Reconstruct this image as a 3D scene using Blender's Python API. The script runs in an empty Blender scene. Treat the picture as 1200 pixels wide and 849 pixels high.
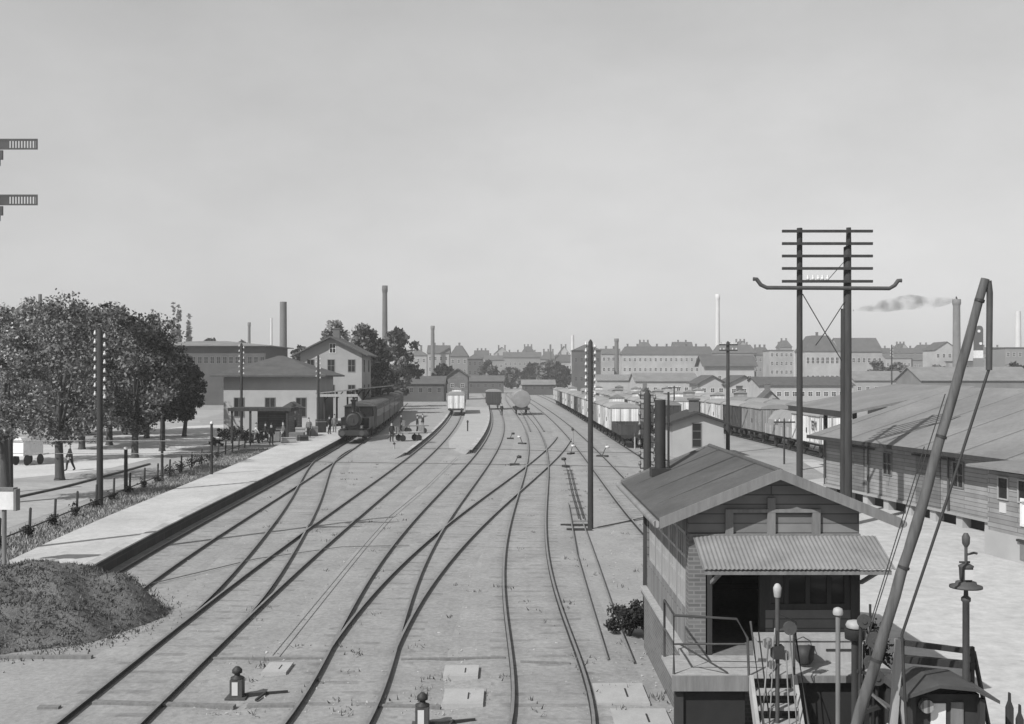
import bpy, bmesh, math, random
import numpy as np
from mathutils import Vector, Matrix
R = math.radians
random.seed(7)
rng = np.random.default_rng(11)
S = bpy.context.scene
COL = S.collection

# ------------------------------------------------------------ camera, sky, sun, exposure
F, HZ, CAMZ = 1250.0, 439.0, 6.4          # focal length in photo pixels, horizon row, eye height
cam_d = bpy.data.cameras.new('camera'); cam = bpy.data.objects.new('camera', cam_d); COL.objects.link(cam)
cam.location = (0, 0, CAMZ); cam.rotation_euler = (R(90), 0, 0)
cam_d.sensor_width = 36; cam_d.lens = 36*F/1200; cam_d.shift_y = 14.5/1200
cam_d.clip_start = 0.1; cam_d.clip_end = 6000
S.camera = cam

SUN_EL = R(42); SUN_TO = Vector((0.68, 0.73, 0)).normalized()      # the way shadows fall on the ground
to_sun = Vector((-SUN_TO.x*math.cos(SUN_EL), -SUN_TO.y*math.cos(SUN_EL), math.sin(SUN_EL)))
W = bpy.data.worlds.new('World'); S.world = W; W.use_nodes = True
wn, wl = W.node_tree.nodes, W.node_tree.links
bg = wn['Background']
sky = wn.new('ShaderNodeTexSky'); sky.sky_type = 'NISHITA'; sky.sun_disc = False
sky.sun_elevation = SUN_EL; sky.sun_rotation = math.atan2(to_sun.x, to_sun.y)
sky.air_density = 1.0; sky.dust_density = 0.4; sky.ozone_density = 1.0
sep = wn.new('ShaderNodeSeparateColor'); wl.new(sky.outputs['Color'], sep.inputs[0])
pw = wn.new('ShaderNodeMath'); pw.operation = 'POWER'; pw.inputs[1].default_value = .6; wl.new(sep.outputs['Blue'], pw.inputs[0])
ml = wn.new('ShaderNodeMath'); ml.operation = 'MULTIPLY'; ml.inputs[1].default_value = 1.33; wl.new(pw.outputs[0], ml.inputs[0])
# a thin veil of high cloud over the clear-sky model
vt = wn.new('ShaderNodeTexCoord'); vm_ = wn.new('ShaderNodeMapping'); vm_.inputs['Scale'].default_value = (1, 1, 2.2); vn = wn.new('ShaderNodeTexNoise'); vn.inputs['Scale'].default_value = 4.5; vn.inputs['Detail'].default_value = 7; vn.inputs['Roughness'].default_value = .6
vr = wn.new('ShaderNodeMapRange'); vr.inputs['From Min'].default_value = .3; vr.inputs['From Max'].default_value = .7; vr.inputs['To Min'].default_value = .94; vr.inputs['To Max'].default_value = 1.07
wl.new(vt.outputs['Generated'], vm_.inputs[0]); wl.new(vm_.outputs[0], vn.inputs['Vector']); wl.new(vn.outputs['Fac'], vr.inputs['Value'])
mv_ = wn.new('ShaderNodeMath'); mv_.operation = 'MULTIPLY'; wl.new(ml.outputs[0], mv_.inputs[0]); wl.new(vr.outputs[0], mv_.inputs[1]); wl.new(mv_.outputs[0], bg.inputs['Color'])      # an old blue-sensitive plate: the sky by its blue light
bg.inputs['Strength'].default_value = 0.15
sl = bpy.data.lights.new('sun', 'SUN'); sl.energy = 5.0; sl.angle = R(0.5); sl.color = (1.0, 0.995, 0.985)
sun = bpy.data.objects.new('sun', sl); COL.objects.link(sun)
sun.rotation_euler = to_sun.to_track_quat('Z', 'Y').to_euler()
S.view_settings.view_transform = 'Standard'; S.view_settings.look = 'None'
S.view_settings.gamma = 1; S.view_settings.use_curve_mapping = False
S.view_settings.exposure = 0.09
S.cycles.volume_step_rate = 4; S.cycles.max_bounces = 6; S.cycles.volume_bounces = 0
S.cycles.transparent_max_bounces = 8

def gp(px, py, z=0.0):                      # where the photo's pixel meets height z
    D = F*(CAMZ-z)/(py-HZ); return ((px-600)*D/F, D, z)
def at(px, py, D): return Vector(((px-600)*D/F, D, CAMZ-(py-HZ)*D/F))
def xa(px, D): return (px-600)*D/F
def za(py, D): return CAMZ-(py-HZ)*D/F

# ------------------------------------------------------------ materials
MATS = {}
def mat(name, v, rough=.85, var=.18, scale=3.0, kind='noise', k2=None, metal=0.0, bump=.0, rnd=0.0, spec=.3, island=0.0, fine=0.0, stretch=None):
    m = bpy.data.materials.new(name); m.use_nodes = True
    n, l = m.node_tree.nodes, m.node_tree.links
    b = n['Principled BSDF']; b.inputs['Roughness'].default_value = rough; b.inputs['Metallic'].default_value = metal
    b.inputs['Specular IOR Level'].default_value = spec
    tc = n.new('ShaderNodeTexCoord'); co = tc.outputs['Object']
    if stretch:
        mp = n.new('ShaderNodeMapping'); mp.inputs['Scale'].default_value = stretch; l.new(co, mp.inputs[0]); co_s = mp.outputs[0]
    else: co_s = co
    nz = n.new('ShaderNodeTexNoise'); nz.inputs['Scale'].default_value = scale; nz.inputs['Detail'].default_value = 8; nz.inputs['Roughness'].default_value = .65
    l.new(co_s, nz.inputs['Vector'])
    mr = n.new('ShaderNodeMapRange'); mr.inputs['From Min'].default_value = .25; mr.inputs['From Max'].default_value = .75
    mr.inputs['To Min'].default_value = 1-var; mr.inputs['To Max'].default_value = 1+var
    l.new(nz.outputs['Fac'], mr.inputs['Value']); cur = mr.outputs[0]
    def mul(a, bb):
        x = n.new('ShaderNodeMath'); x.operation = 'MULTIPLY'; l.new(a, x.inputs[0])
        if isinstance(bb, float): x.inputs[1].default_value = bb
        else: l.new(bb, x.inputs[1])
        return x.outputs[0]
    hgt = nz.outputs['Fac']
    if fine:
        n2 = n.new('ShaderNodeTexNoise'); n2.inputs['Scale'].default_value = scale*14; n2.inputs['Detail'].default_value = 6; n2.inputs['Roughness'].default_value = .75
        l.new(co, n2.inputs['Vector'])
        m2 = n.new('ShaderNodeMapRange'); m2.inputs['From Min'].default_value = .3; m2.inputs['From Max'].default_value = .7; m2.inputs['To Min'].default_value = 1-fine; m2.inputs['To Max'].default_value = 1+fine
        l.new(n2.outputs['Fac'], m2.inputs['Value']); cur = mul(cur, m2.outputs[0]); hgt = n2.outputs['Fac']
    if kind in ('brick', 'plank_h', 'plank_v', 'tile', 'rib'):
        sx = n.new('ShaderNodeSeparateXYZ'); l.new(co, sx.inputs[0])
        ad = n.new('ShaderNodeMath'); ad.operation = 'ADD'; l.new(sx.outputs['X'], ad.inputs[0]); l.new(sx.outputs['Y'], ad.inputs[1])
        cb = n.new('ShaderNodeCombineXYZ')
        if kind == 'plank_v' or kind == 'rib':
            l.new(sx.outputs['Z'], cb.inputs[0]); l.new(ad.outputs[0], cb.inputs[1])
        else:
            l.new(ad.outputs[0], cb.inputs[0]); l.new(sx.outputs['Z'], cb.inputs[1])
        br = n.new('ShaderNodeTexBrick'); l.new(cb.outputs[0], br.inputs['Vector']); br.inputs['Scale'].default_value = 1.0
        w, h, mo = k2 or {'brick': (.24, .075, .012), 'plank_h': (3.1, .17, .012), 'plank_v': (4.0, .16, .012), 'tile': (.3, .2, .012), 'rib': (9, .09, .02)}[kind]
        br.inputs['Brick Width'].default_value = w; br.inputs['Row Height'].default_value = h; br.inputs['Mortar Size'].default_value = mo
        br.inputs['Color1'].default_value = (.8,)*3+(1,); br.inputs['Color2'].default_value = (1.15,)*3+(1,)
        mv = 1.45 if kind == 'brick' else .45
        br.inputs['Mortar'].default_value = (mv,)*3+(1,)
        bw = n.new('ShaderNodeRGBToBW'); l.new(br.outputs['Color'], bw.inputs[0]); cur = mul(cur, bw.outputs[0]); hgt = br.outputs['Fac']
    if rnd:
        oi = n.new('ShaderNodeObjectInfo'); m3 = n.new('ShaderNodeMapRange'); m3.inputs['To Min'].default_value = 1-rnd; m3.inputs['To Max'].default_value = 1+rnd
        l.new(oi.outputs['Random'], m3.inputs['Value']); cur = mul(cur, m3.outputs[0])
    if island:
        ge = n.new('ShaderNodeNewGeometry'); m4 = n.new('ShaderNodeMapRange'); m4.inputs['To Min'].default_value = 1-island; m4.inputs['To Max'].default_value = 1+island
        l.new(ge.outputs['Random Per Island'], m4.inputs['Value']); cur = mul(cur, m4.outputs[0])
    cur = mul(cur, float(v))
    cc = n.new('ShaderNodeCombineColor')
    for i in range(3): l.new(cur, cc.inputs[i])
    l.new(cc.outputs[0], b.inputs['Base Color'])
    if bump:
        bp = n.new('ShaderNodeBump'); bp.inputs['Strength'].default_value = bump; bp.inputs['Distance'].default_value = .03
        l.new(hgt, bp.inputs['Height']); l.new(bp.outputs[0], b.inputs['Normal'])
    MATS[name] = m; return m

mat('gravel', .25, var=.22, scale=.5, fine=.22, bump=.5, stretch=(1, .6, 1))
mat('sand', .46, var=.14, scale=.3, fine=.16, bump=.3)
mat('road_dirt', .29, var=.2, scale=.12, fine=.2, bump=.3)
mat('verge_grass', .19, var=.5, scale=.7, fine=.5, bump=.8)
mat('yard', .39, var=.18, scale=.15, fine=.2, bump=.3)
mat('platform_top', .39, var=.2, scale=.35, fine=.16, bump=.2)
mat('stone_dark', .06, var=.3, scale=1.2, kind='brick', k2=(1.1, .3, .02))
mat('rail_steel', .016, rough=.5, var=.3, scale=2, metal=.2)
mat('rail_head', .24, rough=.4, var=.3, scale=3, metal=.5)
mat('iron', .03, rough=.6, var=.25, scale=4)
mat('iron_mid', .06, rough=.6, var=.25, scale=4)
mat('tarred_wood', .035, var=.35, scale=2, stretch=(3, 3, .4))
mat('grey_wood', .16, var=.3, scale=2.5, stretch=(4, 4, .5), bump=.3)
mat('pale_wood', .3, var=.25, scale=2.5, stretch=(3, 3, .5), bump=.2)
mat('white_paint', .62, rough=.7, var=.2, scale=2)
mat('porcelain', .5, rough=.25, var=.05, spec=.5)
mat('brick', .12, var=.22, scale=1.2, kind='brick')
mat('brick_far', .16, var=.25, scale=.2, rnd=.12)
mat('brick_dark', .075, var=.25, scale=.3)
mat('plank_dark', .14, var=.25, scale=1.5, kind='plank_h', bump=.3)
mat('plank_grey', .23, var=.22, scale=1.2, kind='plank_h', bump=.3)
mat('plank_pale', .46, var=.15, scale=1.2, kind='plank_v')
mat('felt_roof', .075, var=.32, scale=.8, fine=.2, bump=.15)
mat('felt_pale', .175, var=.25, scale=.35, fine=.14)
mat('slate', .085, var=.2, scale=.5, rnd=.15)
mat('zinc', .30, rough=.55, var=.12, scale=1.0, metal=.3, kind='rib')
mat('render_pale', .27, var=.13, scale=.4)
mat('render_mid', .33, var=.15, scale=.4)
mat('render_far', .30, var=.3, scale=.12, rnd=.15)
mat('render_far_mid', .19, var=.15, scale=.1, rnd=.12)
mat('glass_dark', .02, rough=.12, var=.1, spec=.5)
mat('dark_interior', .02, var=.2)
mat('curtain', .75, var=.2, scale=6, stretch=(6, 6, .2))
mat('wagon_white', .60, var=.14, scale=1.2, kind='plank_v', rnd=.18)
mat('wagon_grey', .26, var=.2, scale=1.2, kind='plank_v', rnd=.25)
mat('wagon_dark', .05, var=.25, scale=1.2, kind='plank_v', rnd=.25)
mat('wagon_roof', .22, var=.15, scale=1, rnd=.2)
mat('tank_paint', .21, rough=.45, var=.18, scale=1.2)
mat('loco_black', .010, rough=.45, var=.3, scale=3)
mat('coach_dark', .028, rough=.5, var=.2, scale=2, kind='plank_v')
mat('tarp', .2, var=.25, scale=1)
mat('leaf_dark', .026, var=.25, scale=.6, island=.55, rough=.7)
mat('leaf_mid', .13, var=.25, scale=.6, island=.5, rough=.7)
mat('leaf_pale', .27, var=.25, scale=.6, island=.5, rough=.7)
mat('bark', .06, var=.35, scale=4, stretch=(3, 3, .5), bump=.4)
mat('chimney_brick', .12, var=.2, scale=.3, rnd=.25)
mat('chimney_pale', .5, var=.12, scale=.3)
mat('mound_soil', .13, var=.4, scale=2.2, fine=.6, bump=1.0)
mat('slab', .33, var=.15, scale=2, fine=.1)
mat('skin', .35, var=.05)
mat('cloth_dark', .03, var=.2); mat('cloth_white', .7, var=.1); mat('cloth_grey', .14, var=.2)

mat('plank_pale_h', .17, var=.2, scale=1.2, kind='plank_h')
mat('zinc_sheet', .22, rough=.6, var=.28, scale=1.6, metal=.2)
mat('barrier_wood', .085, var=.6, scale=1.6, stretch=(5, 5, .35), bump=.3)
mat('platform_low', .26, var=.12, scale=.4, fine=.2, bump=.3)
mat('platform_island', .32, var=.12, scale=.4, fine=.2, bump=.3)
mat('insulator_dark', .12, rough=.3, var=.3, spec=.5)
mat('plank_side', .18, var=.15, scale=1.2, kind='plank_v')
mat('weed', .10, var=.3, scale=1.0, island=.5, rough=.9, spec=.05)
mat('weed_pale', .24, var=.35, scale=.6, island=.45, rough=.9, spec=.05)
mat('cap_grey', .3, rough=.6, var=.35, scale=6)
mat('coping', .34, var=.25, scale=.8, kind='brick', k2=(.9, .5, .018), fine=.15)
HAZE = .00042

# ------------------------------------------------------------ mesh builder
class MB:
    def __init__(s): s.v = []; s.f = []; s.m = []; s.sm = []
    def add(s, vs, fs, mi=0, smooth=False):
        b = len(s.v); s.v += [tuple(p) for p in vs]; s.f += [tuple(i+b for i in q) for q in fs]
        s.m += [mi]*len(fs); s.sm += [smooth]*len(fs); return s
    def box(s, x0, x1, y0, y1, z0, z1, mi=0):
        vs = [(x0,y0,z0),(x1,y0,z0),(x1,y1,z0),(x0,y1,z0),(x0,y0,z1),(x1,y0,z1),(x1,y1,z1),(x0,y1,z1)]
        return s.add(vs, [(0,3,2,1),(4,5,6,7),(0,1,5,4),(1,2,6,5),(2,3,7,6),(3,0,4,7)], mi)
    def cbox(s, c, d, mi=0):
        return s.box(c[0]-d[0]/2, c[0]+d[0]/2, c[1]-d[1]/2, c[1]+d[1]/2, c[2]-d[2]/2, c[2]+d[2]/2, mi)
    def bar(s, p0, p1, w, h=None, mi=0):            # squared timber between two points
        p0, p1 = Vector(p0), Vector(p1); h = h or w; d = (p1-p0).normalized()
        up = Vector((0,0,1)) if abs(d.z) < .95 else Vector((0,1,0))
        a = d.cross(up).normalized(); b = a.cross(d).normalized()
        vs = [p+a*sx*w/2+b*sy*h/2 for p in (p0,p1) for sx, sy in ((-1,-1),(1,-1),(1,1),(-1,1))]
        return s.add(vs, [(0,1,2,3),(7,6,5,4),(0,4,5,1),(1,5,6,2),(2,6,7,3),(3,7,4,0)], mi)
    def tube(s, pts, r, n=10, mi=0, cap=True, smooth=True):
        pts = [Vector(p) for p in pts]; rs = r if isinstance(r, (list, tuple)) else [r]*len(pts)
        vs = []; fs = []
        for i, p in enumerate(pts):
            d = (pts[min(i+1, len(pts)-1)]-pts[max(i-1, 0)]).normalized()
            up = Vector((0,0,1)) if abs(d.z) < .9 else Vector((0,1,0))
            a = d.cross(up).normalized(); b = a.cross(d).normalized()
            vs += [p+(a*math.cos(t)+b*math.sin(t))*rs[i] for t in (2*math.pi*k/n for k in range(n))]
        for i in range(len(pts)-1):
            for k in range(n):
                fs.append((i*n+k, i*n+(k+1)%n, (i+1)*n+(k+1)%n, (i+1)*n+k))
        s.add(vs, fs, mi, smooth)
        if cap:
            s.add(vs[:n], [tuple(range(n))[::-1]], mi); s.add(vs[-n:], [tuple(range(n))], mi)
        return s
    def lathe(s, prof, c=(0,0,0), n=16, mi=0, smooth=True):     # prof: (radius, z)
        vs = [(c[0]+r*math.cos(2*math.pi*k/n), c[1]+r*math.sin(2*math.pi*k/n), c[2]+z) for r, z in prof for k in range(n)]
        fs = [(i*n+k, i*n+(k+1)%n, (i+1)*n+(k+1)%n, (i+1)*n+k) for i in range(len(prof)-1) for k in range(n)]
        s.add(vs, fs, mi, smooth)
        s.add(vs[:n], [tuple(range(n))[::-1]], mi); s.add(vs[-n:], [tuple(range(n))], mi); return s
    def prism(s, poly, z0, z1, mi=0, top=None):
        n = len(poly); vs = [(p[0], p[1], z0) for p in poly]+[(p[0], p[1], z1) for p in poly]
        s.add(vs, [(i, (i+1)%n, n+(i+1)%n, n+i) for i in range(n)], mi)
        s.add(vs[n:], [tuple(range(n))], mi if top is None else top); return s
    def extr(s, poly, a, b, axis='x', mi=0):             # profile poly (u,z) extruded from a to b along axis
        n = len(poly)
        P = (lambda t, u, z: (t, u, z)) if axis == 'x' else (lambda t, u, z: (u, t, z))
        vs = [P(a, u, z) for u, z in poly]+[P(b, u, z) for u, z in poly]
        s.add(vs, [(i, (i+1)%n, n+(i+1)%n, n+i) for i in range(n)]+[tuple(range(n))[::-1], tuple(range(n, 2*n))], mi); return s
    def build(s, name, mats, parent=None, off=(0,0,0)):
        if not isinstance(mats, (list, tuple)): mats = [mats]
        me = bpy.data.meshes.new(name)
        o3 = Vector(off)
        me.from_pydata([(x-o3.x, y-o3.y, z-o3.z) for x, y, z in s.v], [], s.f)
        for m in mats: me.materials.append(MATS[m] if isinstance(m, str) else m)
        me.polygons.foreach_set('material_index', s.m); me.polygons.foreach_set('use_smooth', s.sm)
        bm = bmesh.new(); bm.from_mesh(me); bmesh.ops.recalc_face_normals(bm, faces=bm.faces); bm.to_mesh(me); bm.free()
        o = bpy.data.objects.new(name, me); COL.objects.link(o)
        if parent: o.parent = parent
        return o
KIDS = {}
def tag(o, label, cat, group=None, kind=None):
    if label: o['label'] = label
    if cat: o['category'] = cat
    if group: o['group'] = group
    if kind: o['kind'] = kind
    return o
def thing(name, label, cat, loc=(0,0,0), rz=0.0, group=None):
    o = bpy.data.objects.new(name, None); COL.objects.link(o); o.empty_display_size = .3
    o.location = loc; o.rotation_euler = (0,0,rz); return tag(o, label, cat, group)
def copy_tree(root, loc, rz, label, scale=None):
    def cp(o, par):
        c = o.copy(); COL.objects.link(c)
        if par: c.parent = par
        for ch in list(o.children): cp(ch, c)
        return c
    r = cp(root, None); r.location = loc; r.rotation_euler = (0,0,rz); r['label'] = label
    if scale: r.scale = scale
    return r
def structure(o): o['kind'] = 'structure'; return o
def sheet(name, poly, z, m):
    mb = MB(); mb.add([(p[0], p[1], z) for p in poly], [tuple(range(len(poly)))]); return structure(mb.build(name, m))
# ------------------------------------------------------------ the ground
sheet('ground', [(-1400,-20),(1400,-20),(1400,1400),(-1400,1400)], 0, 'gravel')

def curve(px, deg, pad0=None):
    pts = [gp(x, y) for x, y in px]; D = np.array([p[1] for p in pts]); X = np.array([p[0] for p in pts])
    t = np.log(D); c = np.polyfit(t, X, deg, w=1/D); return lambda d: float(np.polyval(c, math.log(d)))
tA = curve([(142.5,690),(226,637),(258,617),(290,597),(332,571),(343,565),(379,543),(393,534),(406,526),(413,522),(440,503),(457,489),(470,476),(478,468)], 3)
tB1 = curve([(123,849),(189,787),(235,749),(272,709),(292,687),(328,637),(343,614),(355,595),(364,575),(371,555),(378,544),(391,535),(406,526)], 6)
tB2 = curve([(123,849),(189,787),(235,749),(281,709),(327,670),(365,637),(388,617),(418,594),(446,572),(456.5,564),(484,544),(495,535),(508,523),(519,511),(526,502),(531,487),(534,478),(537,468)], 4)
tC1 = curve([(388,849),(415,779),(443,730),(463,687),(489,637),(505,613),(515,598),(531,577),(546,561),(560.5,545),(576,528),(583,515),(583,505),(580,490),(575,475),(570,462),(567,455)], 5)
tC2 = curve([(388,849),(415,779),(450,732),(480,687),(524,637),(541,619),(557,606),(580,590),(598,577),(621,558),(635,542),(650,525),(664,513)], 5)
tD = curve([(649,849),(637.5,791),(629.5,738),(623,693),(619,660),(617,639),(617,615),(619.5,592),(623,571),(627.5,553),(633,538),(634,525),(627,508),(616,496),(606,485),(600,472),(596,462)], 5)
tE = curve([(790,640),(745,599),(713,557),(691,526),(668,507),(645,490),(628,476),(617,466)], 3)
tR1 = lambda d: 10.6 if d < 140 else 10.6-(d-140)**2*.00006
tR2 = lambda d: 24.3 - .02*(d-79) if d < 110 else 23.68-.02*(d-110)-(d-110)**2*.00012
GA = .752
trk_no = [0]
def track(fx, d0, d1, label, bed=True):
    trk_no[0] += 1; k = trk_no[0]
    ds = []; d = d0
    while d < d1: ds.append(d); d += 0.8 if d < 60 else (1.6 if d < 120 else 4)
    ds.append(d1)
    P = [Vector((fx(d), d, 0)) for d in ds]
    N = []
    for i in range(len(P)):
        t = (P[min(i+1, len(P)-1)]-P[max(i-1, 0)]).normalized(); N.append(Vector((t.y, -t.x, 0)))
    root = thing('railway_track', label, 'track', P[0]); root['kind'] = 'structure'
    zo = .0011*k
    if bed:
        mb = MB(); wdt = 1.5
        vs = []
        for i, p in enumerate(P):
            vs += [p-N[i]*wdt+Vector((0,0,.0235+.0014*k)), p+N[i]*wdt+Vector((0,0,.0235+.0014*k))]
        nv = len(vs)
        for i, p in enumerate(P): vs += [p-N[i]*(wdt+.5)+Vector((0,0,-.004)), p+N[i]*(wdt+.5)+Vector((0,0,-.004))]
        fs_ = [(2*i, 2*i+1, 2*i+3, 2*i+2) for i in range(len(P)-1)]
        fs_ += [(nv+2*i, 2*i, 2*i+2, nv+2*i+2) for i in range(len(P)-1)]+[(2*i+1, nv+2*i+1, nv+2*i+3, 2*i+3) for i in range(len(P)-1)]
        mb.add(vs, fs_)
        o = mb.build('trackbed', 'trackbed', root, P[0])
        uv = o.data.uv_layers.new(name='UVMap'); s = [0.0]
        for i in range(1, len(P)): s.append(s[-1]+(P[i]-P[i-1]).length)
        for li, lp in enumerate(o.data.loops):
            vi = lp.vertex_index; uv.data[li].uv = (((vi % 2)*2-1)*(1 if vi < nv else 1.35), s[(vi % nv)//2])
    for sd in (-1, 1):
        prof = [(-.05,.02),(-.016,.045),(-.014,.09),(-.031,.10),(-.031,.128),(.031,.128),(.031,.10),(.014,.09),(.016,.045),(.05,.02)]
        n = len(prof); vs = []; fs = []; mi = []
        for i, p in enumerate(P):
            vs += [p+N[i]*(sd*GA+u)+Vector((0,0,z+zo)) for u, z in prof]
        mb = MB()
        for i in range(len(P)-1):
            for j in range(n-1):
                mb.add([], [], 0)
                fs.append((i*n+j, i*n+j+1, (i+1)*n+j+1, (i+1)*n+j)); mi.append(1 if j == 4 else 0)
        mb.add(vs, fs); mb.m = mi
        mb.build('rail', ['rail_steel', 'rail_head'], root, P[0])
    return root
# trackbed: gravel with sleepers half buried in it
m = mat('trackbed', .24, var=.22, scale=.5, fine=.24, bump=.5)
n, l = m.node_tree.nodes, m.node_tree.links
uvn = n.new('ShaderNodeUVMap'); sx = n.new('ShaderNodeSeparateXYZ'); l.new(uvn.outputs[0], sx.inputs[0])
def mth(op, a, b=None):
    x = n.new('ShaderNodeMath'); x.operation = op
    for i, q in enumerate((a, b)):
        if q is None: continue
        if isinstance(q, (int, float)): x.inputs[i].default_value = q
        else: l.new(q, x.inputs[i])
    return x.outputs[0]
fr = mth('FRACT', mth('DIVIDE', sx.outputs['Y'], .72))
inb = mth('MULTIPLY', mth('LESS_THAN', mth('ABSOLUTE', mth('SUBTRACT', fr, .5)), .16), mth('LESS_THAN', mth('ABSOLUTE', sx.outputs['X']), .8))
pn = n.new('ShaderNodeTexNoise'); pn.inputs['Scale'].default_value = 1.3; pn.inputs['Detail'].default_value = 4
tcx = n.new('ShaderNodeTexCoord'); l.new(tcx.outputs['Object'], pn.inputs['Vector'])
pm = n.new('ShaderNodeMapRange'); pm.inputs['From Min'].default_value = .46; pm.inputs['From Max'].default_value = .58; l.new(pn.outputs['Fac'], pm.inputs['Value'])
fac = mth('SUBTRACT', 1.0, mth('MULTIPLY', mth('MULTIPLY', inb, pm.outputs[0]), .25))
# oil and rust along the middle and beside the rails
ctr = mth('MULTIPLY', mth('SUBTRACT', 1.0, mth('MINIMUM', mth('ABSOLUTE', mth('MULTIPLY', mth('SUBTRACT', mth('ABSOLUTE', sx.outputs['X']), .5), 5.0)), 1.0)), .16)
fac = mth('SUBTRACT', fac, ctr)
bs = n['Principled BSDF']; src = bs.inputs['Base Color'].links[0].from_socket
vm = n.new('ShaderNodeVectorMath'); vm.operation = 'SCALE'; l.new(src, vm.inputs[0]); l.new(fac, vm.inputs['Scale']); l.new(vm.outputs[0], bs.inputs['Base Color'])

track(tA, 29.3, 235, 'railway track ending at the earth mound beside the platform wall')
track(tB1, 25.2, 92, 'short curved crossover track joining the platform track at its far end')
track(tB2, 11, 270, 'railway track curving between the two low island platforms')
track(tC1, 11, 430, 'railway track running along the outer curved edge of the island platform')
track(tC2, 24.2, 108, 'diagonal crossover track cutting across toward the goods wagons')
track(tD, 11, 380, 'railway track leading up to the tank wagon, beside the signal box')
track(tE, 32, 330, 'railway track close along the long row of white goods wagons')
track(tR1, 70, 330, 'siding track under the long row of white goods wagons')
track(tR2, 72, 240, 'siding track under the wagons by the goods shed')
track(lambda d: tR1(d)+5.2, 100, 330, 'siding track under the wagons behind the small hut')
track(lambda d: tR2(d)+5.4, 108, 190, 'siding track under the farthest row of wagons')
track(lambda d: tE(d)-3.6+.0008*(d-110), 118, 330, 'empty siding between the tank wagon and the white wagon row', bed=True)

# sandy road and yard sheets
sheet('road', [(-29,22),(-20.5,36),(-21.3,50),(-23,66),(-25,88),(-30,112),(-37,128),(-44,150),(-50,190),(-300,190),(-300,22)], .006, 'road_dirt')
sheet('path', [gp(*p)[:2] for p in [(-120,568),(0,563),(75,556),(130,549),(190,535),(240,521),(285,508),(262,498),(215,500),(130,512),(40,518),(-120,522)]], .014, 'sand')
_k = MB()
for p, q in (((-60,588),(20,583)),((20,583),(75,571)),((75,571),(140,554)),((140,554),(175,544))): _k.bar(gp(*p, .05), gp(*q, .05), .18, .12)
structure(_k.build('road_kerb', 'stone_dark'))
sheet('yard', [(7.4,16),(60,16),(60,120),(25.9,120),(26.2,80),(21.5,80),(19.6,66),(15.0,62),(11.6,46),(7.6,30)], .0175, 'yard')

# ------------------------------------------------------------ platforms
def edge(fx, off, d0, d1, n):
    out = []
    for i in range(n+1):
        d = d0*(d1/d0)**(i/n); e = .5; t = Vector((fx(d+e)-fx(d-e), 2*e, 0)).normalized(); out.append((fx(d)+t.y*off, d-t.x*off))
    return out
def platform(name, rightp, leftp, h, label, mt='platform_top'):
    root = thing(name, label, 'platform', (rightp[0][0], rightp[0][1], 0)); root['kind'] = 'structure'
    off = root.location
    poly = leftp+rightp[::-1]
    mb = MB(); n = len(poly)
    mb.add([(x, y, h) for x, y in poly], [tuple(range(n))]); mb.build('surface', mt, root, off)
    mb = MB(); mb.add([(x, y, 0) for x, y in poly]+[(x, y, h-.004) for x, y in poly], [(i, (i+1) % n, n+(i+1) % n, n+i) for i in range(n)])
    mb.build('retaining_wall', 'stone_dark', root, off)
    if h < .4:
        a, b = Vector((*rightp[0], h)), Vector((*leftp[0], h)); c_ = (Vector((*leftp[1], h))+Vector((*rightp[1], h)))/2; m_ = (a+b)/2; fw = (m_-c_).normalized()*(4.5 if h < .3 else 3.0); fw.z = 0
        mb = MB(); q = [a, b, b.lerp(a, .15)+fw, a.lerp(b, .15)+fw]; q[2].z = q[3].z = -.02
        mb.add(q+[Vector((p.x, p.y, -.03)) for p in q], [(0,1,2,3),(7,6,5,4),(0,3,7,4),(1,5,6,2),(3,2,6,7)]); mb.build('ramp', 'gravel', root, off)
    mb = MB()
    for i in range(len(rightp)-1):
        a, b = Vector((*rightp[i], h+.012)), Vector((*rightp[i+1], h+.012)); mb.bar(a, b, .34, .05)
    mb.build('edge_coping', 'coping', root, off)
    return root
p1r = edge(tA, -1.25, 30.2, 235, 40)
lx = [(32.5,-15.7),(37.5,-16.2),(44,-16.7),(55,-17.3),(69,-18.0),(88,-19.3),(104,-21.5),(112,-25),(150,-26),(235,-31)]
p1l = [(x, d) for d, x in lx]; p1l = [(-15.5, 30.2)]+p1l
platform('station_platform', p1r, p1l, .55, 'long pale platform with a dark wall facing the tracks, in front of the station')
# verge between platform and road
vg = [(x-.02, d) for d, x in lx[:6]]
sheet('grass_verge', [(-15.6,28.6)]+vg+[(-23.0,88),(-21.4,66),(-20.3,53),(-19.3,44),(-18.7,38),(-18.2,28.6)], .015, 'verge_grass')
# second, low platform between the station track and the island track
p2r = edge(tB2, -1.28, 84, 180, 24); p2l = edge(tA, 1.35, 84, 180, 24)
platform('low_platform', p2r, p2l, .25, 'low sandy platform beside the standing train with a trolley on it','platform_low')
# island
p3r = edge(tC1, -1.3, 86, 200, 26); p3l = edge(tB2, 1.4, 97, 200, 22)
platform('island_platform', p3r, p3l, .32, 'narrow pale island platform with a rounded tip between two curving tracks','platform_island')

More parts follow.
